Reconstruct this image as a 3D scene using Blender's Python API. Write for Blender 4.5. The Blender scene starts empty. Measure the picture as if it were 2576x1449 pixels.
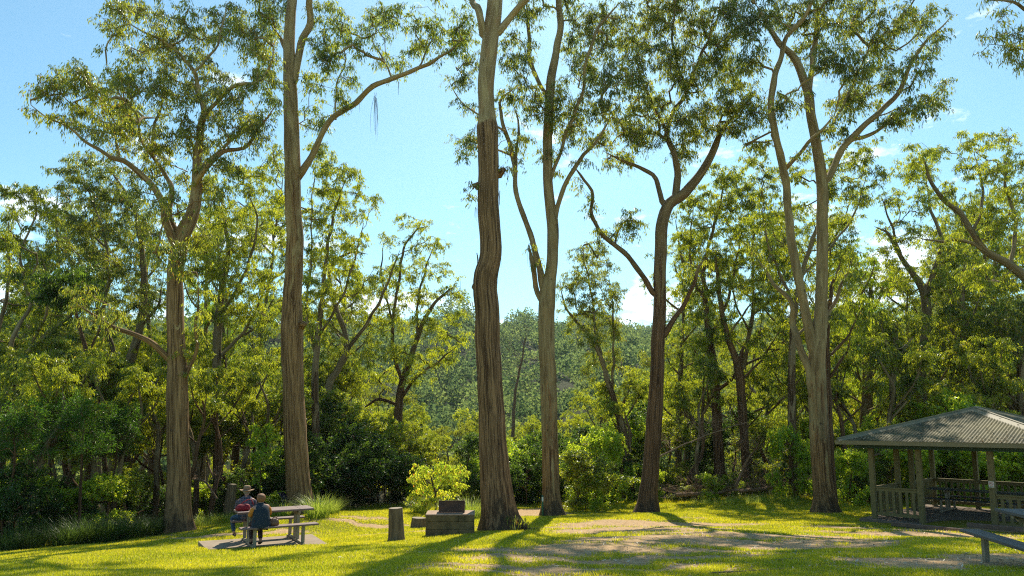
import bpy, math
import numpy as np
from mathutils import Vector
PI = math.pi
R = math.radians
RNG = np.random.default_rng(7)
COL = bpy.context.scene.collection

# ------------------------------------------------------------------ camera model
FV, PX, PY = 1717.3, 1288.0, 858.7          # pixels of a 2576 x 1449 frame
CAMZ = 1.65
PITCH = math.atan(310 / 2560)
def P(vx, vy, d):
    s = (PY - vy) / FV
    k = d / (math.cos(PITCH) - s * math.sin(PITCH))
    return np.array([k * (vx - PX) / FV, d, CAMZ + k * (math.sin(PITCH) + s * math.cos(PITCH))])
def VPX(X, Y):                                # column a ground point falls in (approx.)
    return PX + FV * X / np.maximum(Y, 1.0)

# ------------------------------------------------------------------ terrain
def _cp(px, py, d):                           # full-size pixels
    p = P(px / 1.49068, py / 1.49068, d)
    return (p[0], p[1], CAMZ - p[2])
CTRL = [_cp(*c) for c in [(3650, 2110, 9.9), (1900, 1990, 19.5), (672, 1985, 23), (1121, 1923, 27), (2067, 1935, 27),
        (2427, 1925, 28), (3095, 1922, 26), (2400, 1888, 34), (2800, 1872, 34), (1500, 1902, 33), (2000, 1900, 33),
        (100, 2075, 19), (300, 2030, 21), (1488, 2020, 17), (1700, 2008, 17.8), (-200, 2100, 17)]]
CTRL += [(-6.0, 17.2, 2.93), (-5.2, 16.7, 2.93), (-7.6, 17.3, 2.93), (-6.6, 15.8, 2.93), (0, 0, 1.6), (-3, 2, 1.6), (3, 2, 1.6)]
for (sx, sy) in [(0, 0), (1.4, 0), (3.3, 0), (4.7, 0), (0, 2.7), (2.3, 2.7), (4.7, 2.7), (0, 5.4), (2.3, 5.4), (4.7, 5.4)]:
    CTRL.append((11.74 + .65 * sx + .76 * sy, 22.6 - .76 * sx + .65 * sy, 3.05))
CTRL = np.array(CTRL)
def _plane(X, Y):
    return .95 + .109 * np.minimum(Y, 36) - .025 * np.clip(X, -25, 25)
_RES = CTRL[:, 2] - _plane(CTRL[:, 0], CTRL[:, 1])
_SKX = np.array([-900, 0, 500, 600, 700, 800, 900, 980, 1150, 1300, 1500, 1700, 2000, 2300, 2600, 3400])
_SKY = np.array([846, 846, 848, 824, 806, 799, 803, 826, 832, 838, 838, 848, 843, 838, 828, 840.])
def smooth(a, b, x):
    t = np.clip((x - a) / (b - a), 0, 1)
    return t * t * (3 - 2 * t)
def gz(X, Y):
    X = np.asarray(X, float); Y = np.asarray(Y, float)
    h = _plane(X, Y)
    num = np.zeros_like(h); den = np.full_like(h, .04)
    for i in range(len(CTRL)):
        w = np.exp(-((X - CTRL[i, 0]) ** 2 + (Y - CTRL[i, 1]) ** 2) / (2 * 2.3 ** 2))
        num += w * _RES[i]; den += w
    h = h + num / den
    rr = np.hypot(X, Y)
    h = h + smooth(35, 75, rr) * 7.0
    z = CAMZ - h
    z = z + .03 * np.sin(X * 1.1 + 2) * np.sin(Y * .8) * smooth(5, 9, Y) + .6 * smooth(60, 100, rr) * np.sin(X * .11) * np.cos(Y * .09)
    vx = VPX(X, np.maximum(Y, 8))
    sky = np.interp(vx, _SKX, _SKY)
    s = (PY - sky) / FV
    crest = CAMZ + 420 * (math.sin(PITCH) + s * math.cos(PITCH)) / (math.cos(PITCH) - s * math.sin(PITCH))
    t = np.clip((rr - 105) / 315, 0, 1)
    front = np.clip(Y / np.maximum(rr, 1), 0, 1) ** .5
    hill = (crest + 6) * (t ** .9) * front + (9 * np.sin(vx * .011 + 1) * np.sin(rr * .03) + 6 * np.sin(vx * .03 + rr * .02)) * np.sin(PI * t)
    z = z + hill - smooth(420, 900, rr) * 60
    return z
def gp(vx, vy):                                # ground point seen at a frame position
    ds = np.linspace(5, 60, 1200)
    pts = np.array([P(vx, vy, d) for d in ds])
    g = gz(pts[:, 0], pts[:, 1])
    i = np.argmax(pts[:, 2] < g)
    return pts[i]

# ------------------------------------------------------------------ mesh helpers
def setp(o, label=None, cat=None, group=None, kind=None):
    if label: o['label'] = label
    if cat: o['category'] = cat
    if group: o['group'] = group
    if kind: o['kind'] = kind
    return o
def empty(name, loc, rz=0.0, label=None, cat=None, group=None):
    o = bpy.data.objects.new(name, None); COL.objects.link(o)
    o.location = [float(v) for v in loc]; o.rotation_euler = (0, 0, rz); o.empty_display_size = .2
    return setp(o, label, cat, group)
def mesh_np(name, V, Fq, mats, mi=None, smooth_=False, attrs=None, parent=None, origin=None):
    """V (n,3); Fq (m,k) int array of k-gons"""
    V = np.ascontiguousarray(V, dtype=np.float32)
    if origin is not None: V = V - np.asarray(origin, np.float32)
    me = bpy.data.meshes.new(name)
    m, k = Fq.shape
    me.vertices.add(len(V)); me.vertices.foreach_set('co', V.ravel())
    me.loops.add(m * k); me.loops.foreach_set('vertex_index', np.ascontiguousarray(Fq, dtype=np.int32).ravel())
    me.polygons.add(m)
    me.polygons.foreach_set('loop_start', np.arange(0, m * k, k, dtype=np.int32))
    me.polygons.foreach_set('loop_total', np.full(m, k, dtype=np.int32))
    if mi is not None: me.polygons.foreach_set('material_index', np.ascontiguousarray(mi, dtype=np.int32))
    me.update(calc_edges=True)
    me.polygons.foreach_set('use_smooth', np.full(m, smooth_, dtype=bool))
    for an, (dom, typ, data) in (attrs or {}).items():
        a = me.attributes.new(an, typ, dom)
        a.data.foreach_set('vector' if typ == 'FLOAT_VECTOR' else 'value', np.ascontiguousarray(data, dtype=np.float32).ravel())
    for mt in mats: me.materials.append(mt)
    o = bpy.data.objects.new(name, me); COL.objects.link(o)
    if parent is not None: o.parent = parent
    return o
class MB:
    """collects boxes, prisms and tubes into one mesh"""
    def __init__(s): s.v = []; s.f = []; s.m = []
    def add(s, vs, fs, mi=0):
        b = len(s.v); s.v += [tuple(map(float, p)) for p in vs]; s.f += [tuple(b + i for i in f) for f in fs]; s.m += [mi] * len(fs)
    def box(s, c, d, rz=0, mi=0, bev=0.0, M=None):
        x, y, z = [q / 2 for q in d]
        if bev <= 0:
            pts = [(a * x, b * y, e * z) for e in (-1, 1) for (a, b) in ((-1, -1), (1, -1), (1, 1), (-1, 1))]
            fs = [(3, 2, 1, 0), (4, 5, 6, 7), (0, 1, 5, 4), (1, 2, 6, 5), (2, 3, 7, 6), (3, 0, 4, 7)]
        else:
            pts = []; b_ = bev
            for (zz, ins) in ((-z, b_), (-z + b_, 0), (z - b_, 0), (z, b_)):
                X, Y = x - ins, y - ins
                pts += [(-X + b_ * (ins == 0), -Y, zz), (X - b_ * (ins == 0), -Y, zz), (X, -Y + b_ * (ins == 0), zz), (X, Y - b_ * (ins == 0), zz),
                        (X - b_ * (ins == 0), Y, zz), (-X + b_ * (ins == 0), Y, zz), (-X, Y - b_ * (ins == 0), zz), (-X, -Y + b_ * (ins == 0), zz)]
            fs = [tuple(range(7, -1, -1)), tuple(range(24, 32))]
            for k in range(3):
                for i in range(8): fs.append((k * 8 + i, k * 8 + (i + 1) % 8, k * 8 + 8 + (i + 1) % 8, k * 8 + 8 + i))
        if M is not None: pts = [tuple(M @ Vector(p)) for p in pts]
        ca, sa = math.cos(rz), math.sin(rz)
        s.add([(c[0] + p[0] * ca - p[1] * sa, c[1] + p[0] * sa + p[1] * ca, c[2] + p[2]) for p in pts], fs, mi)
    def poly(s, pts, z0, z1, mi=0):
        n = len(pts)
        g = lambda z, i: z(i) if callable(z) else z
        s.add([(p[0], p[1], g(z0, i)) for i, p in enumerate(pts)] + [(p[0], p[1], g(z1, i)) for i, p in enumerate(pts)],
              [tuple(range(n - 1, -1, -1)), tuple(range(n, 2 * n))] + [(i, (i + 1) % n, n + (i + 1) % n, n + i) for i in range(n)], mi)
    def tube(s, pts, rad, n=8, mi=0, cap=True):
        V, F = tube_np(np.array(pts, float), np.array(rad, float) if np.ndim(rad) else np.full(len(pts), float(rad)), n)[:2]
        fs = [tuple(f) for f in F.tolist()]
        if cap: fs += [tuple(range(n - 1, -1, -1)), tuple(range(len(V) - n, len(V)))]
        s.add(V.tolist(), fs, mi)
    def build(s, name, mats, parent=None, smooth_=False):
        me = bpy.data.meshes.new(name); me.from_pydata(s.v, [], s.f)
        for m in (mats if isinstance(mats, (list, tuple)) else [mats]): me.materials.append(m)
        me.polygons.foreach_set('material_index', s.m)
        if smooth_: me.polygons.foreach_set('use_smooth', [True] * len(s.f))
        me.update()
        o = bpy.data.objects.new(name, me); COL.objects.link(o)
        if parent is not None: o.parent = parent
        return o
def unit(a): return a / np.maximum(np.linalg.norm(a, axis=-1, keepdims=True), 1e-9)
def tube_np(pts, rad, n, lump=0.0, seed=0, flare=None):
    m = len(pts)
    tan = unit(np.gradient(pts, axis=0))
    u = np.zeros((m, 3)); ref = np.array([1., 0, 0]) if abs(tan[0][0]) < .9 else np.array([0, 1., 0])
    a = ref - tan[0] * ref.dot(tan[0]); u[0] = a / np.linalg.norm(a)
    for i in range(1, m):
        a = u[i - 1] - tan[i] * u[i - 1].dot(tan[i]); u[i] = a / max(np.linalg.norm(a), 1e-6)
    w = np.cross(tan, u)
    th = np.arange(n) * 2 * PI / n
    L = np.concatenate([[0], np.cumsum(np.linalg.norm(np.diff(pts, axis=0), axis=1))])
    rr = np.repeat(rad[:, None], n, 1)
    if lump > 0:
        q = seed * 1.7
        T = th[None, :]; Z = L[:, None]
        rr = rr * (1 + lump * (np.sin(2 * T + .5 * Z + q) * .6 + np.sin(3 * T - .8 * Z + 2 * q) * .5 + np.sin(5 * T + .3 * Z + 3 * q) * .35 + np.sin(7 * T + 1.3 * np.sin(.7 * Z) + q) * .22 + .3 * np.sin(1.9 * Z + q)))
    if flare is not None:
        hgt, amt = flare
        T = th[None, :]; Z = L[:, None]
        lob = .55 + .45 * np.maximum(0, np.sin(5 * T + seed)) + .35 * np.sin(3 * T + 2 * seed)
        rr = rr * (1 + amt * np.exp(-Z / hgt) * lob)
    V = pts[:, None, :] + rr[:, :, None] * (np.cos(th)[None, :, None] * u[:, None, :] + np.sin(th)[None, :, None] * w[:, None, :])
    i = np.arange(m - 1)[:, None] * n; j = np.arange(n)[None, :]; jn = (j + 1) % n
    F = np.stack([i + j, i + jn, i + n + jn, i + n + j], -1).reshape(-1, 4)
    B = np.stack([np.cos(th)[None, :] * rad[:, None], np.sin(th)[None, :] * rad[:, None], np.repeat(L[:, None], n, 1)], -1)
    return V.reshape(-1, 3), F, B.reshape(-1, 3)
def catmull(pts, step):
    pts = np.asarray(pts, float)
    if len(pts) < 2: return pts
    p = np.vstack([2 * pts[0] - pts[1], pts, 2 * pts[-1] - pts[-2]])
    out = []
    for i in range(1, len(p) - 2):
        L = np.linalg.norm(p[i + 1][:3] - p[i][:3]); k = max(1, int(math.ceil(L / step)))
        for t in np.arange(k) / k:
            out.append(.5 * ((2 * p[i]) + (-p[i - 1] + p[i + 1]) * t + (2 * p[i - 1] - 5 * p[i] + 4 * p[i + 1] - p[i + 2]) * t ** 2 + (-p[i - 1] + 3 * p[i] - 3 * p[i + 1] + p[i + 2]) * t ** 3))
    out.append(pts[-1]); return np.array(out)

# ------------------------------------------------------------------ materials
class NT:
    def __init__(s, name):
        s.m = bpy.data.materials.new(name); s.m.use_nodes = True
        s.t = s.m.node_tree; s.t.nodes.clear()
        s.out = s.n('ShaderNodeOutputMaterial')
    def n(s, typ, **k):
        nd = s.t.nodes.new(typ)
        for a, b in k.items():
            if a.startswith('_'): setattr(nd, a[1:], b)
            else:
                q = nd.inputs[int(a[1:])] if a[0] == 'i' and a[1:].isdigit() else nd.inputs[a.replace('__', ' ')]
                if isinstance(b, bpy.types.NodeSocket): s.t.links.new(b, q)
                else: q.default_value = b
        return nd
    def noise(s, vec, scale, detail=4, rough=.6, dist=0.0):
        k = dict(Scale=scale, Detail=detail, Roughness=rough, Distortion=dist)
        if vec is not None: k['Vector'] = vec
        return s.n('ShaderNodeTexNoise', **k).outputs[0]
    def ramp(s, fac, stops, mode='LINEAR'):
        r = s.n('ShaderNodeValToRGB', Fac=fac); cr = r.color_ramp; cr.interpolation = mode
        while len(cr.elements) < len(stops): cr.elements.new(.5)
        for e, (p, c) in zip(cr.elements, stops):
            e.position = p; e.color = (*c, 1) if np.ndim(c) else (c, c, c, 1)
        return r.outputs[0]
    def mix(s, f, a, b, mode='MIX'):
        m = s.n('ShaderNodeMix', _data_type='RGBA', _blend_type=mode)
        for k, v in ((0, f), (6, a), (7, b)):
            if isinstance(v, bpy.types.NodeSocket): s.t.links.new(v, m.inputs[k])
            else: m.inputs[k].default_value = (*v, 1) if k and len(v) == 3 else v
        return m.outputs[2]
    def math(s, op, a, b=0.0, c=None, clamp=False):
        k = {'i0': a, 'i1': b}
        if c is not None: k['i2'] = c
        return s.n('ShaderNodeMath', _operation=op, _use_clamp=clamp, **k).outputs[0]
    def attr(s, name, out=0): return s.n('ShaderNodeAttribute', _attribute_name=name).outputs[out]
    def mapping(s, vec, scale): return s.n('ShaderNodeMapping', Vector=vec, Scale=scale).outputs[0]
    def bump(s, h, strength=.5, dist=.02): return s.n('ShaderNodeBump', Height=h, Strength=strength, Distance=dist).outputs[0]
    def surf(s, sh): s.t.links.new(sh, s.out.inputs['Surface']); return s.m
    def pbr(s, col, rough=.8, normal=None, metal=0.0, spec=.5):
        b = s.n('ShaderNodeBsdfPrincipled')
        for k, v in (('Base Color', col), ('Roughness', rough), ('Normal', normal), ('Metallic', metal), ('Specular IOR Level', spec)):
            if v is None: continue
            if isinstance(v, bpy.types.NodeSocket): s.t.links.new(v, b.inputs[k])
            else: b.inputs[k].default_value = (*v, 1) if np.ndim(v) and len(v) == 3 else v
        return s.surf(b.outputs[0])
def leaf_mat(name, r0, r1, t0, t1, gloss=.12, rough=.38, odd=None):
    n = NT(name)
    v = n.attr('var', 2)
    oi = n.n('ShaderNodeObjectInfo').outputs['Random']
    vv = n.math('ADD', v, n.math('MULTIPLY', n.math('SUBTRACT', oi, .5), .35), clamp=True)
    cr = n.mix(vv, r0, r1); ct = n.mix(vv, t0, t1)
    if odd is not None:
        f = n.math('MULTIPLY', n.math('GREATER_THAN', v, odd[0]), .85)
        cr = n.mix(f, cr, odd[1]); ct = n.mix(f, ct, odd[2])
    d = n.n('ShaderNodeBsdfDiffuse', Color=cr).outputs[0]
    t = n.n('ShaderNodeBsdfTranslucent', Color=ct).outputs[0]
    a = n.n('ShaderNodeAddShader', i0=d, i1=t).outputs[0]
    g = n.n('ShaderNodeBsdfGlossy', Roughness=rough, Color=(.75, .78, .7, 1)).outputs[0]
    fr = n.n('ShaderNodeFresnel', IOR=1.45).outputs[0]
    m = n.n('ShaderNodeMixShader', Fac=n.math('MINIMUM', n.math('MULTIPLY', fr, gloss * 4.5), .07 + gloss * .5), i1=a, i2=g).outputs[0]
    if gloss <= 0: return n.surf(a)
    return n.surf(m)
def bark_mat(name, rough0, rough1, smooth0, smooth1, hmid, hrange, base_dark=1.0, peel=.5):
    """fibrous bark below, smooth pale bark above; streaks follow the trunk (attribute 'bark')"""
    n = NT(name)
    b = n.attr('bark', 1)
    sep = n.n('ShaderNodeSeparateXYZ', Vector=b); z = sep.outputs[2]
    st = n.noise(n.mapping(b, (16, 16, .5)), 1.0, 7, .7, .25)
    st2 = n.noise(n.mapping(b, (38, 38, 1.0)), 1.0, 4, .65, .2)
    big = n.noise(n.mapping(b, (3.2, 3.2, .5)), 1.0, 4, .6, .8)
    fac = n.math('ADD', n.math('MULTIPLY', n.math('SUBTRACT', z, hmid), 1 / hrange), n.math('MULTIPLY', n.math('SUBTRACT', big, .5), 5.0 * peel + 1))
    fac = n.math('ADD', fac, .5, clamp=True)
    fac = n.ramp(fac, [(.42, 0.0), (.58, 1.0)])
    cr = n.mix(n.ramp(st, [(.36, 0.0), (.62, 1.0)]), rough0, rough1)
    crk = n.ramp(st2, [(.36, .28), (.50, 1.0)])
    cr = n.mix(1.0, cr, crk, 'MULTIPLY')
    cs = n.mix(n.ramp(n.noise(n.mapping(b, (5, 5, .8)), 1.0, 5, .6, .6), [(.35, 0.0), (.65, 1.0)]), smooth0, smooth1)
    cs = n.mix(n.ramp(n.noise(n.mapping(b, (4, 4, 1.3)), 1.0, 5, .7, .6), [(.56, 0.0), (.60, .45)]), cs, rough1)
    cs = n.mix(n.ramp(st2, [(.30, .6), (.42, 0.0)]), cs, rough0)
    cs = n.mix(n.ramp(st, [(.60, 0.0), (.66, .7)]), cs, rough0)
    c = n.mix(fac, cr, cs)
    # charred, weathered foot with blotches of its own shape
    fb = n.noise(n.mapping(b, (3.5, 3.5, 1.6)), 1.0, 6, .7, .5)
    low = n.math('ADD', n.math('MULTIPLY', z, -.42), n.math('MULTIPLY', fb, 1.9))
    lowm = n.math('MULTIPLY', n.ramp(low, [(.62, 0.0), (.82, 1.0)]), base_dark)
    c = n.mix(n.math('MULTIPLY', lowm, .85), c, (.035, .026, .017))
    spots = n.noise(n.mapping(b, (7, 7, 4.5)), 1.0, 3, .5)
    c = n.mix(n.math('MULTIPLY', n.ramp(spots, [(.70, 0.0), (.74, 1.0)]), .7), c, (.03, .022, .015))
    h = n.math('ADD', n.math('MULTIPLY', st, 1.0), n.math('MULTIPLY', st2, .6))
    nm = n.n('ShaderNodeBump', Height=h, Strength=.6, Distance=.03).outputs[0]
    return n.pbr(c, .85, nm, spec=.25)
def simple(name, col, rough=.7, var=.25, scale=6, bump=.2, metal=0.0, spec=.4, stretch=(1, 1, 1), col2=None):
    n = NT(name)
    co = n.n('ShaderNodeTexCoord').outputs['Object']
    f = n.noise(n.mapping(co, stretch), scale, 6, .65)
    c2 = col2 or tuple(q * (1 - var) for q in col)
    c = n.mix(n.ramp(f, [(.3, 0.0), (.7, 1.0)]), c2, col)
    f2 = n.noise(n.mapping(co, stretch), scale * 7, 3, .6)
    c = n.mix(n.ramp(f2, [(.3, .35), (.6, 0.0)]), c, tuple(q * .55 for q in col))
    return n.pbr(c, rough, n.bump(f2, bump, .01), metal, spec)

M = {}
M['bark_a'] = bark_mat('bark_central', (.06, .028, .012), (.37, .215, .10), (.22, .145, .07), (.44, .33, .17), 12.0, .4, .9, .12)
M['bark_b'] = bark_mat('bark_striped', (.09, .042, .016), (.42, .25, .11), (.19, .12, .05), (.45, .325, .155), 11.5, 4.0, .8, 1.3)
M['bark_c'] = bark_mat('bark_pale', (.08, .038, .016), (.40, .235, .10), (.17, .11, .048), (.38, .28, .135), 3.5, 2.5, .9, 1.4)
M['bark_d'] = bark_mat('bark_dark', (.04, .020, .010), (.23, .125, .06), (.11, .07, .035), (.28, .19, .09), 10.0, 3.0, .8, .9)
M['bark_e'] = bark_mat('bark_slim', (.04, .024, .013), (.19, .115, .058), (.12, .085, .045), (.34, .25, .14), 6.0, 4.0, .5, 1.4)
M['leaf_gum'] = leaf_mat('leaf_gum', (.024, .038, .012), (.07, .085, .022), (.09, .135, .012), (.42, .43, .025), .13, .36, (.965, (.16, .07, .02), (.3, .13, .02)))
M['leaf_mid'] = leaf_mat('leaf_mid', (.024, .038, .009), (.09, .10, .02), (.10, .16, .010), (.52, .54, .02), .11, .4, (.97, (.2, .14, .03), (.42, .3, .03)))
M['leaf_lime'] = leaf_mat('leaf_lime', (.06, .1, .012), (.13, .17, .02), (.24, .36, .012), (.52, .58, .03), .1, .35, (.97, (.3, .22, .03), (.5, .4, .03)))
M['leaf_dark'] = leaf_mat('leaf_dark', (.010, .022, .009), (.03, .055, .015), (.02, .05, .008), (.14, .22, .015), .05, .4)
M['leaf_fern'] = leaf_mat('leaf_fern', (.012, .035, .006), (.035, .08, .012), (.03, .085, .006), (.13, .24, .012), .06, .45)
M['leaf_copper'] = leaf_mat('leaf_copper', (.12, .14, .02), (.22, .2, .03), (.28, .40, .02), (.7, .66, .04), .12, .35, (.94, (.35, .1, .03), (.7, .2, .04)))
M['leaf_hill'] = leaf_mat('leaf_hill', (.022, .05, .034), (.085, .12, .055), (.03, .065, .025), (.16, .20, .05), 0)  # greens pushed towards blue: distance haze painted into the leaf colour
M['reed'] = leaf_mat('reed', (.05, .085, .015), (.12, .16, .03), (.15, .22, .015), (.42, .46, .06), .14, .35, (.93, (.35, .3, .14), (.4, .33, .12)))
M['reed_dark'] = leaf_mat('reed_dark', (.014, .03, .01), (.04, .065, .018), (.03, .06, .008), (.11, .16, .018), .12, .4)
M['grass'] = leaf_mat('grass_blade', (.05, .075, .010), (.17, .17, .018), (.20, .26, .010), (.60, .52, .016), .03, .6, (.94, (.36, .30, .14), (.42, .34, .14)))
M['litter'] = leaf_mat('dry_litter', (.14, .09, .045), (.62, .52, .38), (.03, .02, .01), (.1, .08, .05), .02, .6)
M['twigs'] = simple('dry_twigs', (.34, .21, .125), .9, .5, 5)
M['strip'] = simple('hanging_bark', (.13, .09, .06), .9, .5, 4)
M['log'] = simple('weathered_log', (.32, .21, .11), .9, .6, 3, .8, stretch=(6, 6, .8), col2=(.05, .03, .015))
M['logtop'] = simple('cut_wood', (.33, .26, .18), .85, .4, 6, .4)
M['block'] = simple('mossy_block', (.27, .175, .075), .9, .6, 3.5, .8, col2=(.04, .035, .015))
M['slabtop'] = simple('block_cap', (.42, .28, .19), .85, .4, 5, .3)
M['rust'] = simple('rusty_steel', (.15, .07, .04), .75, .5, 6, .3, col2=(.035, .025, .025))
M['concrete'] = simple('concrete_pad', (.36, .28, .20), .9, .35, 2.2, .4, col2=(.24, .18, .12))
M['galv'] = simple('galvanised', (.36, .32, .24), .5, .35, 9, .15, .35, .5)
M['plank'] = simple('brown_plank', (.23, .145, .125), .55, .35, 3, .25, 0, .6, (.6, 8, 8))
M['plank_grey'] = simple('grey_plank', (.17, .155, .14), .75, .4, 3, .4, 0, .25, (.6, 8, 8))
M['plank_dark'] = simple('dark_plank', (.05, .055, .06), .5, .3, 3, .2, 0, .6, (.6, 8, 8))
M['post'] = simple('painted_post', (.20, .16, .06), .65, .22, 3, .15)
M['gutter'] = simple('gutter_paint', (.22, .185, .095), .5, .15, 3, .05)
M['green_trim'] = simple('green_trim', (.012, .05, .03), .6, .3, 4, .05)
M['roof'] = simple('roof_iron', (.18, .155, .075), .6, .6, 1.1, .15, 0, .12, col2=(.035, .036, .018))
M['ridgecap'] = simple('ridge_cap', (.24, .21, .13), .6, .35, 2, .1, 0, .2)
M['brickpad'] = simple('gazebo_floor', (.24, .18, .13), .9, .45, 2.4, .5, col2=(.12, .085, .06))
M['kerbwood'] = simple('kerb_timber', (.22, .15, .11), .85, .5, 4, .4, col2=(.10, .065, .05))
M['sign_white'] = simple('sign_white', (.75, .7, .62), .5, .1, 5, .05)
M['sign_red'] = simple('sign_red', (.6, .06, .04), .5, .1, 5, .05)
M['ink'] = simple('ink', (.03, .03, .03), .6, .1, 5, 0)
M['engrave'] = simple('engraving', (.105, .085, .045), .9, .2, 5, 0)
M['greenpost'] = simple('green_post', (.03, .16, .10), .6, .3, 5, .1)
M['skin'] = simple('skin', (.5, .26, .18), .55, .15, 12, .05)
M['hair'] = simple('auburn_hair', (.34, .15, .06), .6, .5, 25, .6, col2=(.16, .065, .03))
M['hair_grey'] = simple('grey_hair', (.3, .28, .25), .7, .4, 25, .5)
M['navy'] = simple('navy_vest', (.018, .035, .055), .85, .3, 9, .3)
M['orange'] = simple('orange_sleeve', (.62, .24, .03), .85, .25, 9, .2)
M['jeans'] = simple('denim', (.04, .085, .15), .85, .4, 12, .2)
M['maroon'] = simple('dark_trousers', (.05, .022, .025), .85, .3, 9, .2)
M['shoe'] = simple('brown_shoe', (.06, .035, .03), .6, .3, 9, .1)
M['felt'] = simple('hat_felt', (.30, .20, .12), .9, .15, 8, .1)
M['felt_band'] = simple('hat_band', (.2, .12, .08), .8, .15, 8, .1)
M['redbag'] = simple('red_cloth', (.30, .008, .02), .7, .35, 9, .3)
M['leather'] = simple('tan_leather', (.22, .11, .06), .5, .4, 14, .3)
M['dark_panel'] = simple('dark_panel', (.02, .015, .035), .4, .3, 5, .05)
def plaid():
    n = NT('plaid_cloth')
    co = n.n('ShaderNodeTexCoord').outputs['Object']
    sp = n.n('ShaderNodeSeparateXYZ', Vector=co)
    f = lambda o, k, w: n.math('LESS_THAN', n.math('FRACT', n.math('MULTIPLY', o, k)), w)
    a = f(sp.outputs[2], 14, .5); b = f(sp.outputs[0], 14, .5)
    c = n.mix(n.math('MULTIPLY', n.math('ADD', a, b), .5), (.07, .085, .12), (.012, .014, .03))
    c = n.mix(n.math('MULTIPLY', n.math('MAXIMUM', f(sp.outputs[2], 14, .12), f(sp.outputs[0], 14, .12)), .6), c, (.30, .16, .17))
    return n.pbr(c, .85)
M['plaid'] = plaid()
def ground_mat():
    n = NT('lawn_and_dirt')
    pos = n.n('ShaderNodeNewGeometry').outputs['Position']
    dirt = n.attr('dirt', 2); wild = n.attr('wild', 2)
    n1 = n.noise(pos, 1.4, 6, .7); n2 = n.noise(pos, 9, 5, .7); n3 = n.noise(pos, 45, 3, .6)
    soil = n.mix(n.ramp(n2, [(.3, 0.0), (.7, 1.0)]), (.34, .21, .10), (.66, .46, .26))
    soil = n.mix(n.ramp(n3, [(.35, .6), (.55, 0.0)]), soil, (.14, .10, .06))
    g = n.mix(n.ramp(n2, [(.3, 0.0), (.7, 1.0)]), (.15, .16, .012), (.30, .27, .02))
    g = n.mix(n.ramp(n1, [(.35, .5), (.6, 0.0)]), g, (.28, .24, .06))
    g = n.mix(n.ramp(n3, [(.3, .6), (.5, 0.0)]), g, (.08, .09, .01))
    f = n.math('ADD', dirt, n.math('MULTIPLY', n.math('SUBTRACT', n2, .5), 1.1))
    f = n.math('ADD', f, n.math('MULTIPLY', n.math('SUBTRACT', n1, .5), .9))
    c = n.mix(n.ramp(f, [(.38, 0.0), (.62, 1.0)]), g, soil)
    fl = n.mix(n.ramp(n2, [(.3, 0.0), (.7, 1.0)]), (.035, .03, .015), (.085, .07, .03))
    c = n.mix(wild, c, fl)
    return n.pbr(c, .95, n.bump(n.math('ADD', n2, n3), .6, .03), spec=.1)
M['ground'] = ground_mat()
def hill_mat():
    n = NT('hillside')
    pos = n.n('ShaderNodeNewGeometry').outputs['Position']
    p = n.attr('pasture', 2)
    n1 = n.noise(pos, .05, 5, .7)
    a = n.mix(n1, (.025, .035, .015), (.06, .065, .03))
    b = n.mix(n.ramp(n1, [(.35, 0.0), (.65, 1.0)]), (.24, .26, .045), (.44, .38, .09))
    return n.pbr(n.mix(p, a, b), .95, spec=.1)
M['hill'] = hill_mat()

# ------------------------------------------------------------------ ground
DIRT = []   # (cx, cy, rx, ry, rot, strength)
def dirt(vx, vy, rx, ry, rot=0.0, s=1.0):
    p = gp(vx, vy); DIRT.append((p[0], p[1], rx, ry, R(rot), s))
dirt(1580, 1335, 3.3, 1.5, -8); dirt(1480, 1375, 3.2, 1.1, 10, .9); dirt(1900, 1345, 3.0, .8, -5, .95); dirt(1740, 1392, 3.0, .6, 0, .8)
dirt(2240, 1330, 2.2, .9, -20); dirt(2380, 1355, 1.8, .9, -15); dirt(2100, 1352, 1.6, .6, 0, .9); dirt(2500, 1335, 2.0, .6, -20)
dirt(1320, 1295, 1.6, 2.2, 0, 1.3); dirt(1345, 1288, 1.3, 2.5, 0, 1.3); dirt(560, 1345, 2.2, .55, 20); dirt(380, 1352, 1.8, .35, 20, .8); dirt(980, 1320, 2.5, .35, 5)
dirt(1030, 1338, 1.2, .4, 0, 1.1); dirt(1230, 1400, 1.6, .5, 0, .8); dirt(1380, 1425, 2.2, .5, 5, .8); dirt(1130, 1438, .9, .25, 0, .6); dirt(1700, 1432, 2.2, .4, 0, .7)
dirt(2480, 1410, 1.9, 1.0, 0, 1.2); dirt(2330, 1420, .9, .45, 0, .8); dirt(10, 1385, 1.0, .7, 0, 1.3); dirt(1150, 1330, .9, .5, 0, 1.0); dirt(2180, 1420, .8, .3, 0, .6)
dirt(900, 1300, 1.6, .5, 0, .7); dirt(1730, 1300, 2.4, .6, 0, .55); dirt(1960, 1305, 1.5, .4, 0, .5)
dirt(1620, 1320, 3.6, 1.6, -8, 1.1); dirt(1760, 1360, 4.0, 1.0, -4, 1.0); dirt(2050, 1375, 3.2, .7, -6, 1.0); dirt(1560, 1410, 2.6, .5, 0, .9); dirt(2330, 1345, 3.0, 1.2, -15, 1.1); dirt(1300, 1440, 1.5, .3, 0, .8); dirt(1950, 1440, 1.6, .25, 0, .6)
def dirt_f(X, Y):
    f = np.zeros_like(X)
    X, Y = X + .55 * np.sin(1.9 * Y + 1) + .3 * np.sin(3.7 * Y + X), Y + .38 * np.sin(1.25 * X + .5) + .22 * np.sin(2.9 * X + 2 * Y) + .1 * np.sin(7.1 * X)
    for (cx, cy, rx, ry, ro, s) in DIRT:
        dx, dy = X - cx, Y - cy
        a = dx * math.cos(ro) + dy * math.sin(ro); b = -dx * math.sin(ro) + dy * math.cos(ro)
        f = np.maximum(f, s * np.exp(-((a / rx) ** 2 + (b / ry) ** 2) * .9))
    return f
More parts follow.
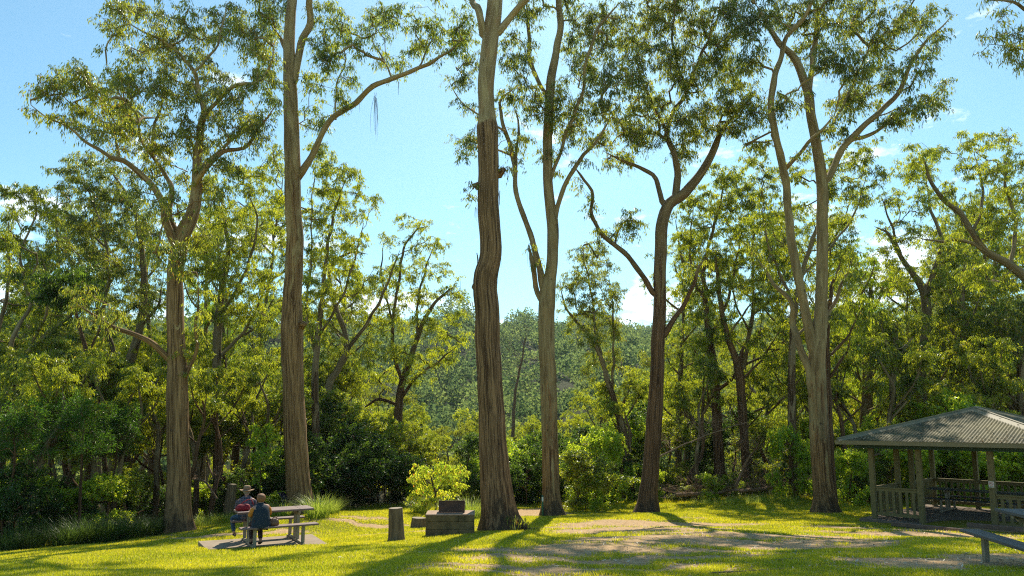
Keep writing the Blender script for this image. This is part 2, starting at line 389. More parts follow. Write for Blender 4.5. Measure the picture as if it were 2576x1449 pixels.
EDGE = np.array([(-40, 17.5), (-17, 17.8), (-14.2, 19), (-12.1, 21), (-11, 23.6), (-10.3, 27), (-8.5, 29.5), (-6, 32), (0, 33.5), (9, 34), (13, 33), (15, 30.5), (18, 29), (24, 27), (45, 26)])
def edge_y(X): return np.interp(X, EDGE[:, 0], EDGE[:, 1])
def grid_mesh(name, xs, ys, mat, fn):
    X, Y = np.meshgrid(xs, ys)
    X, Y = fn(X, Y)
    Z = gz(X, Y)
    V = np.stack([X, Y, Z], -1).reshape(-1, 3)
    nx, ny = len(xs), len(ys)
    i = (np.arange(ny - 1)[:, None] * nx + np.arange(nx - 1)[None, :]).reshape(-1)
    F = np.stack([i, i + 1, i + nx + 1, i + nx], 1)
    return X, Y, V, F
# ground: fine in the middle, stretched towards 104 m
def warp(u, c, r0): return np.sign(u) * np.where(np.abs(u) < 1, np.abs(u) * r0, r0 + (np.abs(u) - 1) * 10 + (np.abs(u) - 1) ** 3 * 6)
xs = np.concatenate([np.linspace(-130, -26, 40)[:-1], np.linspace(-26, 26, 300), np.linspace(26, 130, 40)[1:]])
ys = np.concatenate([np.linspace(-40, 5, 16)[:-1], np.linspace(5, 38, 230), np.linspace(38, 110, 60)[1:]])
X, Y, V, F = grid_mesh('ground', xs, ys, None, lambda a, b: (a, b))
dm = dirt_f(X, Y); nz = .8 * np.sin(X * 1.3) * np.sin(X * .37 + 1)
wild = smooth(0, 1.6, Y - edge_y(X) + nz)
ground = mesh_np('ground', V, F, [M['ground']], smooth_=True, attrs={'dirt': ('POINT', 'FLOAT', dm.ravel()), 'wild': ('POINT', 'FLOAT', wild.ravel())})
setp(ground, kind='structure')
# hills beyond the gully
us = np.linspace(-1, 1, 260); rs = np.concatenate([np.linspace(100, 460, 130), np.linspace(470, 690, 12)])
def polar(U, Rr):
    a = U * R(62); return Rr * np.sin(a), Rr * np.cos(a)
X, Y, V, F = grid_mesh('hills', us, rs, None, polar)
def pasture_f(X, Y):
    vx = VPX(X, Y); rr = np.hypot(X, Y)
    return smooth(560, 600, vx) * (1 - smooth(950, 1000, vx + 14 * np.sin(rr * .05))) * smooth(315, 330, rr + 12 * np.sin(vx * .03))
V[:, 2] -= (np.hypot(V[:, 0], V[:, 1]) < 112) * .25
hills = mesh_np('hills', V, F, [M['hill']], smooth_=True, attrs={'pasture': ('POINT', 'FLOAT', pasture_f(X, Y).ravel())})
setp(hills, kind='structure')

# ------------------------------------------------------------------ foliage primitives
def rvec(rng, *s):
    return unit(rng.normal(size=(*s, 3)))
def leaves_from(pos, dirv, Ln, Wd, rng, mid=.42):
    """pos, dirv (n,3) -> diamond leaves"""
    n = len(pos)
    L = (Ln * rng.uniform(.65, 1.25, n))[:, None]; W = (Wd * rng.uniform(.7, 1.25, n))[:, None]
    w = unit(np.cross(dirv, rvec(rng, n)))
    bend = np.cross(w, dirv) * L * .08
    V = np.stack([pos, pos + dirv * L * mid + w * W * .5 + bend, pos + dirv * L, pos + dirv * L * mid - w * W * .5 + bend], 1).reshape(-1, 3)
    F = np.arange(4 * n).reshape(n, 4)
    return V, F
def sprays(C, T, N, Lt, Ln, Wd, rng, up=.35, droop=.6, hang=.9, jit=.05, scl=None):
    K = len(C)
    d = rvec(rng, K, T); d[..., 2] = d[..., 2] * .7 + up; d = unit(d)
    LL = Lt * rng.uniform(.6, 1.2, (K, T, 1))
    if scl is not None: LL = LL * scl[:, None, None]
    t = rng.uniform(.25, 1.0, (K, T, N))
    pos = C[:, None, None, :] + d[:, :, None, :] * (LL * t)[..., None]
    pos[..., 2] -= droop * LL * t ** 2
    pos += rng.normal(size=pos.shape) * jit
    ld = d[:, :, None, :] * .45 + rng.normal(size=pos.shape) * .45
    ld[..., 2] -= hang
    ld = unit(ld)
    var = np.clip(.5 + .22 * rng.normal(size=(K, 1, 1)) + .12 * rng.normal(size=(K, T, 1)) + .2 * rng.normal(size=(K, T, N)), 0, .93)
    var = np.where(rng.random(var.shape) < .03, rng.uniform(.94, 1, var.shape), var)
    V, F = leaves_from(pos.reshape(-1, 3), ld.reshape(-1, 3), Ln, Wd, rng)
    tips = C[:, None, :] + d * LL; tips[..., 2] -= droop * LL[..., 0]
    mids = C[:, None, :] + d * LL * .5; mids[..., 2] -= droop * LL[..., 0] * .25
    return V, F, var.reshape(-1), mids, tips
class Wood:
    def __init__(s): s.p = []; s.r = []; s.par = []; s.chains = []; s.fixed = []; s.dir = []
    def near(s, q, asc=True):
        A = np.array(s.p); d = np.linalg.norm(A - q, axis=1)
        return int(np.argmin(d))
    def add_line(s, pts, rad, parent=None, step=.3):
        q = catmull(np.column_stack([pts, rad]), step)
        if len(q) > 4:
            k_ = np.arange(len(q)); e_ = np.minimum(1, np.minimum(k_, 3) / 3) * np.where(q[:, 3] > .15, .006, np.where(q[:, 3] > .08, .016, np.clip(q[:, 3] * .35 + .012, 0, .035))); f_ = float(np.sum(q[0][:3]))
            q[:, 0] += e_ * np.sin(k_ * 1.1 + f_); q[:, 1] += e_ * np.sin(k_ * .8 + 2 * f_); q[:, 2] += e_ * .5 * np.sin(k_ * 1.4 + f_)
            q[:, 3] *= 1 + np.where(q[:, 3] > .15, .012, .05) * np.sin(k_ * 1.7 + f_) * (k_ > 2)
        if parent is None and s.p: parent = s.near(q[0][:3])
        ch = [] if parent is None else [parent]
        k0 = 0
        if parent is not None and np.linalg.norm(q[0][:3] - s.p[parent]) < step * .8: k0 = 1
        prev = parent if parent is not None else -1
        for i in range(k0, len(q)):
            s.p.append(q[i][:3].copy()); s.r.append(max(q[i][3], .006)); s.par.append(prev); s.fixed.append(True)
            prev = len(s.p) - 1; ch.append(prev)
        s.chains.append((ch, True))
    def grow(s, targets, rng, step=.35, up_pen=.6, wob=.24, kr=.0095):
        A0 = np.array(s.p)
        dd = np.array([np.min(np.linalg.norm(A0 - t, axis=1)) for t in targets])
        order = np.argsort(dd + rng.normal(size=len(dd)) * .25)
        cap = len(s.p) + len(targets) * 14 + 10
        A = np.zeros((cap, 3)); A[:len(s.p)] = A0; n = len(s.p)
        cnt0 = n
        for oi in order:
            t = targets[oi]
            v = t - A[:n]; d = np.linalg.norm(v, axis=1)
            cost = d * (1 + up_pen * np.clip(-(v[:, 2]) / np.maximum(d, .05) + .15, 0, 1.2))
            j = int(np.argmin(cost)); L = d[j]
            if L < .12: continue
            m = int(min(12, max(2, math.ceil(L / step))))
            pp = s.par[j]
            tang = unit(A[j] - A[pp]) if pp >= 0 else np.array([0, 0, 1.])
            c1 = A[j] + (tang * .55 + np.array([0, 0, .25])) * L * .45 + rng.normal(size=3) * L * wob * .6
            prev = j; ch = [j]
            for q in range(1, m + 1):
                u = q / m
                p = (1 - u) ** 2 * A[j] + 2 * u * (1 - u) * c1 + u * u * t
                if q < m: p = p + rng.normal(size=3) * min(L, 1.5) * wob * .22
                A[n] = p; s.p.append(p); s.r.append(.006); s.par.append(prev); s.fixed.append(False)
                prev = n; ch.append(n); n += 1
            s.chains.append((ch, False))
        cnt = np.zeros(n)
        haschild = np.zeros(n, bool)
        for i in range(n):
            if s.par[i] >= 0: haschild[s.par[i]] = True
        for i in range(n - 1, cnt0 - 1, -1):
            if not haschild[i]: cnt[i] += 1
            if s.par[i] >= 0: cnt[s.par[i]] += cnt[i]
        for i in range(cnt0, n): s.r[i] = max(.007, kr * cnt[i] ** .55)
    def build(s, seed=0, lump=.05, flare=(.35, .5), trunk_sides=20, bark_off=0.0):
        Vs, Fs, Bs = [], [], []; off = 0
        P_ = np.array(s.p); R_ = np.array(s.r)
        first = True
        for ch, fixed in s.chains:
            if len(ch) < 2: continue
            pts = P_[ch]; rad = R_[ch].copy()
            if not first: rad[0] = min(rad[0], rad[1] * 1.25)
            mr = rad.max()
            n = trunk_sides if mr > .16 else 10 if mr > .07 else 6 if mr > .03 else 4 if mr > .012 else 3
            V, F, B = tube_np(pts, rad, n, lump if mr > .05 else 0, seed + len(Vs), flare if first else None)
            B[:, 2] = V[:, 2] - P_[0][2] + (0 if not first else 0)
            B[:, :2] += (len(Vs) % 13) * 1.7
            Vs.append(V); Fs.append(F + off); Bs.append(B); off += len(V); first = False
        return np.vstack(Vs), np.vstack(Fs), np.vstack(Bs)
def twig_tubes(C, mids, tips, r=.006):
    K, T = mids.shape[:2]
    a = np.repeat(C[:, None, :], T, 1).reshape(-1, 3); b = mids.reshape(-1, 3); c = tips.reshape(-1, 3)
    n = len(a); off = np.array([[1, 0, 0], [-.5, .87, 0], [-.5, -.87, 0.]]) 
    V = np.concatenate([(a[:, None] + off * r), (b[:, None] + off * r * .8), (c[:, None] + off * r * .4)], 1).reshape(-1, 3)
    base = np.arange(n)[:, None, None] * 9
    q = np.array([[0, 1, 4, 3], [1, 2, 5, 4], [2, 0, 3, 5], [3, 4, 7, 6], [4, 5, 8, 7], [5, 3, 6, 8]])[None]
    return V, (base + q).reshape(-1, 4)
def finish_tree(root, W, C, seed, bark, leaf, T, N, Lt, Ln, Wd, twr=.006, up=.35, droop=.6, hang=1.5, jit=.045, lump=.05, flare=(.35, .5), origin=(0, 0, 0), scl=None):
    rng = np.random.default_rng(seed + 500)
    V, F, B = W.build(seed, lump, flare)
    if origin is not None and len(C) and Ln >= .19: Ln, Wd, N = Ln * .78, Wd * .74, int(N * 1.55)
    LV, LF, var, mids, tips = sprays(C, T, N, Lt, Ln, Wd, rng, up, droop, hang, jit, scl)
    if twr > 0:
        TV, TF = twig_tubes(C, mids, tips, twr)
        F = np.vstack([F, TF + len(V)]); B = np.vstack([B, np.column_stack([TV[:, :2] * 0, TV[:, 2] * 0 + 9])]); V = np.vstack([V, TV])
    t = mesh_np('trunk', V, F, [bark], smooth_=True, attrs={'bark': ('POINT', 'FLOAT_VECTOR', B)}, parent=root, origin=origin)
    c = mesh_np('crown', LV, LF, [leaf], attrs={'var': ('FACE', 'FLOAT', var)}, parent=root, origin=origin)
    return t, c
def traced_tree(name, label, d, lines, blobs, seed, bark, leaf='leaf_gum', dens=1.0, T=6, N=10, Lt=.40, Ln=.15, Wd=.036, spread=1.3, group=None, cat='tree', csize=.29, autoleaf=True, **k):
    """lines: [(pts [(vx,vy,width_v)], dz_end)], first one is the trunk. blobs: (vx,vy,rx,ry[,weight])"""
    rng = np.random.default_rng(seed)
    W = Wood(); ppm = FV / d; AUTO = []
    for li, (pts, dz) in enumerate(lines):
        n = len(pts)
        Q = []
        for i, (x, y, w) in enumerate(pts):
            Q.append(P(x, y, d + dz * i / max(n - 1, 1)))
        Q = np.array(Q)
        if li == 0: Q[0][2] = gz(Q[0][0], Q[0][1]) - .12
        if li > 0 and len(Q) > 3: Q[1:-1] += rng.normal(size=(len(Q) - 2, 3)) * np.array([.05, .12, .05])
        ra = np.array([p[2] for p in pts]) / 2 / ppm * (.86 if li else .95)
        if ra[-1] < .09: ra[-1] = min(ra[-1], .012)
        k0_ = len(W.p); W.add_line(Q, ra, None, .28)
        for q_, r_ in zip(W.p[k0_:], W.r[k0_:]):
            if r_ < .075 and len(pts) > 3 and autoleaf and rng.random() < .6: AUTO.append(q_ + rvec(rng, 1)[0] * rng.uniform(.15, .6))
    C = []
    for b in blobs:
        x, y, rx, ry = b[:4]; wt = b[4] if len(b) > 4 else 1
        rm, rn = rx / ppm, ry / ppm
        k_ = max(2, int(round(dens * wt * PI * rm * rn / (csize ** 2) * (1.15 if d < 31 else .78))))
        dz = rng.normal() * spread
        c0 = P(x, y, d + dz)
        q = rvec(rng, k_) * (rng.random((k_, 1)) ** .5) * 1.22
        C.append(c0 + q * np.array([rm, (rm + rn) * .5, rn]))
    if AUTO: C.append(np.array(AUTO))
    C = np.vstack(C) if C else np.zeros((0, 3))
    W.grow(C, rng)
    o0 = W.p[0] + np.array([0, 0, .12])
    root = empty(name, o0, 0, label, cat, group)
    finish_tree(root, W, C, seed, M[bark], M[leaf], T, N, Lt, Ln, Wd, origin=o0, **k)
    return root, W

# ================================================================== the traced trees
def strips(root, origin, pts, seed, n_per=5, L=(.4, 1.1), wr=(.006, .016)):
    """loose ribbons of bark hanging from the points given"""
    rng = np.random.default_rng(seed); Vs = []; Fs = []; off = 0
    for p in pts:
        for _ in range(n_per):
            q = p + rng.normal(size=3) * .05; l = rng.uniform(*L); w = rng.uniform(*wr)
            out = rvec(rng, 1)[0]; out[2] = 0; side = unit(np.cross(out, [0, 0, 1.]))
            ts = np.linspace(0, 1, 6)
            c = q + out * (.12 * np.sin(ts * 2.4) * l)[:, None] + np.outer(-ts * l, [0, 0, 1])
            ww = w * (1 - .6 * ts)
            V = np.vstack([c + side * ww[:, None], c - side * ww[:, None]])
            k = np.arange(5); Vs.append(V); Fs.append(np.stack([k, k + 1, k + 7, k + 6], 1) + off); off += 12
    return setp(mesh_np('hanging_bark', np.vstack(Vs), np.vstack(Fs), [M['strip']], parent=root, origin=origin), kind='stuff')
def org(root): return np.array(root.location)

TR = {}
r, w = traced_tree('gum_tree', 'thick gum forking into many curving limbs, standing left of the seated couple', 23, [
    ([(450, 1332, 72), (448, 1290, 61), (450, 1200, 56), (448, 1100, 53), (446, 1000, 52), (446, 930, 50), (442, 850, 44), (440, 760, 44), (441, 690, 42), (452, 620, 46), (462, 585, 42), (478, 555, 36), (492, 510, 31), (496, 450, 27), (498, 380, 22), (506, 320, 19), (513, 280, 16), (500, 230, 12), (488, 180, 10), (470, 155, 9), (440, 125, 8), (400, 98, 6), (345, 72, 4), (300, 35, 3)], .4),
    ([(495, 455, 15), (525, 420, 15), (560, 385, 13), (600, 360, 11), (650, 318, 8), (690, 268, 5)], -1.2),
    ([(492, 430, 14), (530, 395, 11), (575, 365, 9), (620, 320, 7), (650, 290, 4)], 1.0),
    ([(505, 300, 11), (550, 245, 12), (600, 215, 11), (650, 205, 9), (682, 170, 6), (690, 120, 4)], -.8),
    ([(440, 620, 26), (415, 560, 22), (402, 520, 20), (380, 470, 18), (350, 430, 17), (310, 400, 15), (270, 388, 12), (230, 360, 9), (190, 335, 7), (150, 310, 5), (110, 290, 4), (78, 265, 2)], -1.5),
    ([(452, 600, 18), (438, 540, 18), (430, 480, 15), (410, 440, 13), (382, 390, 11), (386, 330, 9), (402, 280, 7), (410, 220, 5)], 1.2),
    ([(300, 398, 9), (284, 340, 7), (278, 290, 5), (250, 245, 4)], .6),
    ([(380, 390, 8), (350, 340, 7), (330, 280, 6), (300, 230, 5), (270, 170, 4)], -.8),
    ([(488, 180, 9), (520, 140, 8), (545, 110, 6), (565, 60, 5), (570, 10, 3)], .8),
    ([(425, 905, 20), (396, 868, 18), (340, 835, 14), (290, 820, 12), (240, 800, 9), (200, 770, 5)], -1.4),
    ([(466, 950, 12), (482, 880, 10), (492, 800, 8), (500, 700, 5)], -.6)],
    [(125, 235, 42, 34), (150, 205, 40, 25), (200, 180, 38, 24), (222, 215, 40, 38), (180, 275, 50, 34), (265, 230, 50, 45), (320, 200, 55, 45), (275, 320, 55, 34), (345, 300, 60, 45), (290, 15, 50, 30), (285, 60, 38, 25), (355, 20, 50, 34), (440, 40, 60, 42), (395, 100, 50, 34), (440, 150, 60, 42), (510, 100, 55, 42), (560, 50, 55, 48), (620, 70, 50, 42), (640, 130, 38, 34), (355, 140, 45, 34), (385, 210, 50, 42), (450, 230, 60, 40), (530, 200, 50, 42), (585, 240, 45, 38), (590, 310, 50, 40), (470, 330, 55, 45), (410, 370, 55, 42), (560, 420, 50, 30), (650, 320, 40, 34), (330, 370, 40, 26), (520, 270, 45, 34), (452, 650, 26, 36, 1.4), (300, 270, 50, 36), (520, 370, 40, 30), (215, 745, 40, 26), (270, 790, 30, 20), (655, 200, 35, 30), (230, 330, 40, 18), (370, 430, 30, 26), (400, 480, 30, 28), (345, 475, 26, 22), (430, 520, 26, 26), (520, 470, 34, 28), (550, 505, 30, 26), (320, 435, 26, 18), (470, 450, 24, 30), (505, 600, 24, 40), (410, 620, 22, 36)],
    11, 'bark_b', dens=1.15, Ln=.16, Wd=.036)
r, w = traced_tree('gum_tree', 'straight tall gum with a long bare limb arching right, beside the picnic table', 27, [
    ([(755, 1298, 84), (752, 1240, 64), (745, 1150, 60), (740, 1050, 58), (737, 950, 56), (735, 880, 58), (735, 820, 58), (735, 760, 50), (738, 700, 46), (742, 600, 44), (737, 520, 42), (737, 440, 42), (735, 360, 43), (733, 300, 40), (730, 220, 38), (728, 150, 34), (728, 80, 30), (735, 0, 26), (740, -60, 20)], 0),
    ([(738, 215, 24), (755, 110, 22), (774, 50, 21), (784, 0, 18), (800, -60, 13)], -.5),
    ([(752, 445, 24), (790, 380, 18), (820, 320, 17), (860, 285, 17), (900, 255, 16), (940, 222, 15), (990, 195, 14), (1040, 170, 12), (1090, 150, 10), (1130, 125, 6), (1160, 95, 4)], -1.6),
    ([(985, 197, 6), (965, 150, 6), (940, 110, 4), (935, 70, 3)], .5), ([(1060, 160, 6), (1085, 100, 5), (1110, 50, 4)], .6),
    ([(750, 822, 30), (762, 820, 26), (770, 818, 16), (774, 816, 2)], -.2),
    ([(845, 300, 6), (852, 230, 5), (870, 150, 4), (860, 90, 3)], .8), ([(728, 140, 16), (700, 90, 10), (670, 40, 6)], .8)],
    [(1100, 105, 45, 34), (1150, 60, 45, 42), (1160, 110, 30, 30), (1045, 125, 36, 24), (1060, 60, 35, 30), (940, 60, 42, 42), (905, 110, 34, 28), (1000, 150, 34, 26), (880, 195, 26, 24), (850, 50, 38, 50), (830, 140, 32, 45), (860, 250, 22, 20), (665, 50, 45, 50), (655, 130, 38, 38), (690, 15, 40, 30), (800, 110, 26, 40), (795, 200, 30, 40), (690, 190, 28, 30), (795, 300, 30, 36), (680, 260, 26, 34), (960, 30, 40, 24), (1020, 20, 36, 22), (800, 30, 30, 30), (700, -80, 70, 50), (800, -90, 70, 60), (750, -190, 110, 60), (640, -50, 60, 40)],
    12, 'bark_b', leaf='leaf_mid', dens=1.05, Ln=.17, Wd=.038)
o = org(r); strips(r, o, [P(942, 238, 25.9), P(944, 246, 25.9)], 3, 4, (.9, 2.2)); strips(r, o, [P(908, 262, 26), P(1002, 200, 25.9)], 5, 2, (.3, .6))
r, w = traced_tree('gum_tree', 'thickest gum in the middle, smooth pale above and rough brown below, root flaring right', 19.5, [
    ([(1262, 1340, 118), (1256, 1300, 96), (1250, 1230, 84), (1243, 1150, 76), (1238, 1050, 71), (1232, 950, 68), (1226, 850, 66), (1225, 780, 65), (1220, 725, 65), (1222, 690, 64), (1235, 640, 58), (1231, 560, 57), (1228, 480, 56), (1230, 420, 56), (1227, 360, 57), (1226, 318, 58), (1226, 300, 50), (1223, 265, 44), (1222, 215, 46), (1228, 140, 48), (1236, 80, 46), (1245, 0, 44), (1250, -80, 38), (1255, -180, 30)], 0),
    ([(1215, 105, 24), (1200, 50, 22), (1188, 0, 20), (1180, -70, 16)], .6),
    ([(1255, 80, 26), (1290, 35, 20), (1320, 2, 17), (1370, -50, 12)], -.6),
    ([(1285, 1305, 40), (1303, 1320, 30), (1325, 1334, 16), (1338, 1340, 6)], -.3),
    ([(1244, 432, 36), (1256, 431, 28), (1264, 432, 16), (1268, 434, 2)], -.1), ([(1212, 472, 30), (1200, 471, 22), (1194, 472, 12), (1191, 474, 2)], -.1), ([(1212, 750, 30), (1200, 735, 22), (1193, 722, 12), (1190, 714, 2)], -.1)],
    [(1180, -60, 60, 40), (1290, -70, 60, 40), (1370, -40, 50, 25), (1100, -40, 50, 25), (1240, -140, 90, 50)],
    13, 'bark_a', dens=.9, lump=.035, flare=(.45, .38))
o = org(r)
strips(r, o, [P(1200, 320, 19.3), P(1252, 330, 19.4), P(1254, 560, 19.4), P(1203, 520, 19.3), P(1250, 690, 19.3), P(1192, 760, 19.4), P(1254, 480, 19.4), P(1258, 640, 19.4), P(1200, 640, 19.4), P(1197, 860, 19.4)], 4, 3, (.15, .5))
r, w = traced_tree('gum_tree', 'slender pale gum splitting into two stems, just right of the thickest trunk', 27, [
    ([(1388, 1300, 64), (1386, 1250, 47), (1384, 1150, 44), (1382, 1050, 42), (1380, 950, 42), (1376, 880, 42), (1375, 800, 42), (1378, 730, 42), (1385, 690, 34), (1390, 640, 31), (1390, 560, 32), (1380, 480, 28), (1378, 400, 26), (1378, 330, 26), (1382, 270, 26), (1386, 200, 24), (1399, 130, 20), (1410, 60, 18), (1405, 0, 16), (1402, -60, 12)], 0),
    ([(1391, 610, 14), (1405, 500, 14), (1440, 420, 12), (1480, 370, 9), (1520, 320, 7), (1560, 260, 4)], -1),
    ([(1368, 735, 22), (1350, 650, 18), (1326, 560, 16), (1305, 500, 15), (1298, 430, 14), (1286, 380, 14), (1266, 310, 12), (1256, 255, 9), (1275, 235, 6), (1300, 215, 4)], .8),
    ([(1366, 765, 18), (1346, 720, 16), (1336, 660, 15), (1328, 615, 13)], -.3),
    ([(1298, 430, 9), (1302, 360, 8), (1306, 310, 7), (1290, 260, 5)], .5),
    ([(1386, 262, 14), (1352, 205, 12), (1335, 140, 12), (1322, 60, 10), (1308, 0, 6)], 1),
    ([(1380, 470, 10), (1440, 300, 11), (1465, 235, 10), (1480, 150, 10), (1512, 60, 9), (1560, 8, 7)], -1.4),
    ([(1270, 330, 8), (1200, 290, 6), (1160, 245, 5), (1130, 205, 3)], .9), ([(1260, 380, 6), (1215, 365, 5), (1170, 350, 3)], .9)],
    [(1175, 350, 40, 26), (1175, 385, 24, 14), (1160, 190, 30, 26), (1185, 160, 28, 34), (1310, 150, 40, 50), (1340, 260, 34, 50), (1290, 240, 26, 34), (1400, 270, 45, 55), (1460, 170, 50, 45), (1500, 110, 45, 40), (1540, 190, 50, 45), (1430, 330, 40, 34), (1310, 360, 26, 18), (1470, 280, 45, 42), (1530, 260, 50, 40), (1560, 330, 40, 32), (1480, 50, 50, 42), (1370, 385, 22, 22), (1345, 30, 40, 36), (1540, 50, 50, 45), (1430, 110, 30, 36), (1500, 350, 40, 30), (1440, 10, 40, 24), (1290, 110, 26, 30), (1330, -70, 60, 50), (1430, -90, 70, 60), (1540, -60, 60, 50), (1400, -190, 110, 60)],
    14, 'bark_c', dens=1.1, Ln=.17, Wd=.038)
o = org(r); strips(r, o, [P(1362, 740, 26.8), P(1330, 615, 26.8), P(1392, 700, 26.8), P(1404, 560, 26.8)], 6, 3, (.3, .9))
r, w = traced_tree('gum_tree', 'dark brown gum with two low side limbs and a heavy top limb bending right', 28, [
    ([(1628, 1294, 60), (1632, 1240, 46), (1640, 1150, 41), (1646, 1050, 40), (1652, 950, 37), (1655, 850, 36), (1660, 780, 35), (1660, 700, 34), (1663, 620, 33), (1666, 560, 33), (1685, 512, 30), (1720, 488, 27), (1760, 440, 23), (1790, 390, 20), (1810, 340, 15), (1838, 300, 10), (1870, 268, 7), (1900, 230, 4)], 0),
    ([(1698, 505, 22), (1706, 440, 21), (1695, 400, 18), (1680, 340, 16), (1690, 290, 14), (1720, 240, 13), (1750, 180, 12), (1775, 120, 10), (1800, 60, 8), (1815, 0, 5)], .9),
    ([(1668, 520, 18), (1650, 450, 14), (1620, 422, 12), (1570, 402, 9), (1520, 380, 5)], .8),
    ([(1648, 745, 18), (1620, 700, 16), (1580, 650, 15), (1542, 612, 14), (1512, 580, 12), (1490, 530, 10), (1490, 482, 9), (1466, 440, 7), (1440, 418, 4)], -1.2),
    ([(1664, 855, 20), (1700, 800, 14), (1730, 752, 12), (1752, 690, 9), (1772, 650, 4)], -.8),
    ([(1685, 355, 10), (1650, 290, 9), (1620, 220, 8), (1610, 140, 6), (1640, 60, 4)], 1),
    ([(1730, 225, 8), (1700, 150, 8), (1690, 80, 6), (1700, 10, 4)], -1), ([(1548, 610, 7), (1560, 570, 6), (1590, 540, 4)], .3)],
    [(1640, 55, 55, 48), (1700, 30, 55, 40), (1765, 75, 55, 48), (1615, 150, 45, 48), (1680, 150, 55, 42), (1740, 200, 50, 42), (1800, 150, 45, 45), (1655, 265, 45, 40), (1700, 310, 45, 34), (1790, 280, 50, 42), (1600, 235, 45, 38), (1560, 400, 42, 28), (1620, 350, 42, 34), (1835, 50, 48, 45), (1860, 240, 45, 36), (1525, 590, 26, 22), (1590, 560, 30, 34), (1720, 390, 35, 30), (1750, 330, 40, 34), (1840, 180, 40, 40), (1580, 90, 38, 45), (1600, 310, 35, 30), (1850, 320, 36, 26), (1650, -60, 70, 50, 1.3), (1750, -70, 70, 60, 1.7), (1840, -50, 60, 55, 1.8), (1730, -180, 110, 60, 1.2), (1890, -120, 70, 60, 1.5)],
    15, 'bark_d', dens=1.4, Ln=.17, Wd=.038)
r, w = traced_tree('gum_tree', 'pale gum with two upright stems and a long limb sweeping right, left of the gazebo', 26, [
    ([(2078, 1293, 64), (2072, 1240, 50), (2064, 1150, 47), (2060, 1060, 46), (2056, 960, 46), (2057, 880, 42), (2062, 840, 38), (2066, 750, 32), (2068, 650, 29), (2068, 550, 29), (2068, 460, 28), (2053, 360, 26), (2040, 290, 24), (2030, 225, 24), (2000, 150, 20), (1960, 108, 16), (1930, 60, 12), (1900, 10, 8)], 0),
    ([(2034, 250, 18), (2050, 150, 15), (2055, 50, 13), (2040, -20, 9)], .9),
    ([(2046, 890, 30), (2020, 780, 26), (2005, 700, 26), (1995, 600, 24), (1985, 500, 22), (1965, 430, 22), (1945, 360, 20), (1938, 280, 20), (1945, 200, 19), (1965, 150, 16), (1990, 90, 14), (2030, 30, 12), (2042, -30, 8)], -.8),
    ([(1970, 432, 14), (2000, 390, 11), (2050, 340, 9), (2100, 290, 6)], -1.2),
    ([(2046, 1010, 24), (2030, 930, 22), (2012, 870, 20), (1998, 820, 18), (1985, 760, 14), (1942, 700, 10), (1900, 640, 5)], .9),
    ([(2078, 462, 22), (2100, 400, 20), (2130, 360, 20), (2180, 310, 18), (2230, 270, 16), (2268, 232, 14), (2285, 180, 12), (2310, 140, 10), (2340, 90, 6), (2400, 38, 3)], -1.2),
    ([(2140, 352, 12), (2190, 331, 11), (2240, 300, 9), (2290, 280, 7), (2340, 250, 5), (2370, 235, 3)], .6),
    ([(2085, 330, 8), (2130, 250, 8), (2170, 180, 7), (2200, 90, 5)], 1),
    ([(2060, 870, 14), (2090, 800, 12), (2120, 720, 9), (2150, 640, 5)], .8)],
    [(1900, 50, 48, 48), (1960, 30, 50, 36), (2030, 50, 50, 42), (2100, 50, 55, 48), (1885, 150, 40, 42), (2095, 140, 50, 40), (2160, 170, 45, 38), (2135, 250, 50, 36), (2200, 120, 50, 40), (2220, 195, 45, 34), (2185, 240, 40, 30), (2250, 60, 50, 45), (2310, 50, 34, 42), (2300, 175, 30, 36), (2250, 300, 42, 22), (2345, 255, 40, 20), (2300, 270, 35, 22), (2378, 212, 24, 14), (1910, 280, 35, 42), (2030, 130, 38, 30), (2350, 110, 26, 18), (2160, 30, 45, 36), (2110, 330, 30, 28), (1990, 250, 30, 36), (1905, 360, 28, 24), (1900, -70, 80, 50, 1.6), (2000, -110, 80, 60, 1.5), (2160, -60, 70, 50), (2270, -60, 60, 50), (2080, -190, 120, 60)],
    16, 'bark_c', dens=1.35, Ln=.17, Wd=.038)
traced_tree('gum_tree', 'gum mostly outside the frame whose leafy branch dips into the top right corner', 17, [
    ([(2790, 1380, 90), (2780, 1000, 70), (2770, 600, 60), (2740, 300, 50), (2720, 100, 40), (2700, -100, 26)], 0),
    ([(2735, 250, 24), (2660, 150, 16), (2620, 90, 12), (2575, 30, 10), (2530, 22, 8), (2495, 2, 5)], .2),
    ([(2660, 150, 10), (2600, 135, 7), (2560, 130, 4), (2500, 112, 2)], .4)],
    [(2480, 98, 26, 13), (2515, 110, 28, 14), (2545, 132, 34, 18), (2570, 80, 28, 28), (2535, 45, 22, 14), (2600, 150, 40, 30), (2660, 60, 60, 50)], 17, 'bark_c', dens=1.5, spread=.4, Ln=.13, Wd=.028, Lt=.32)
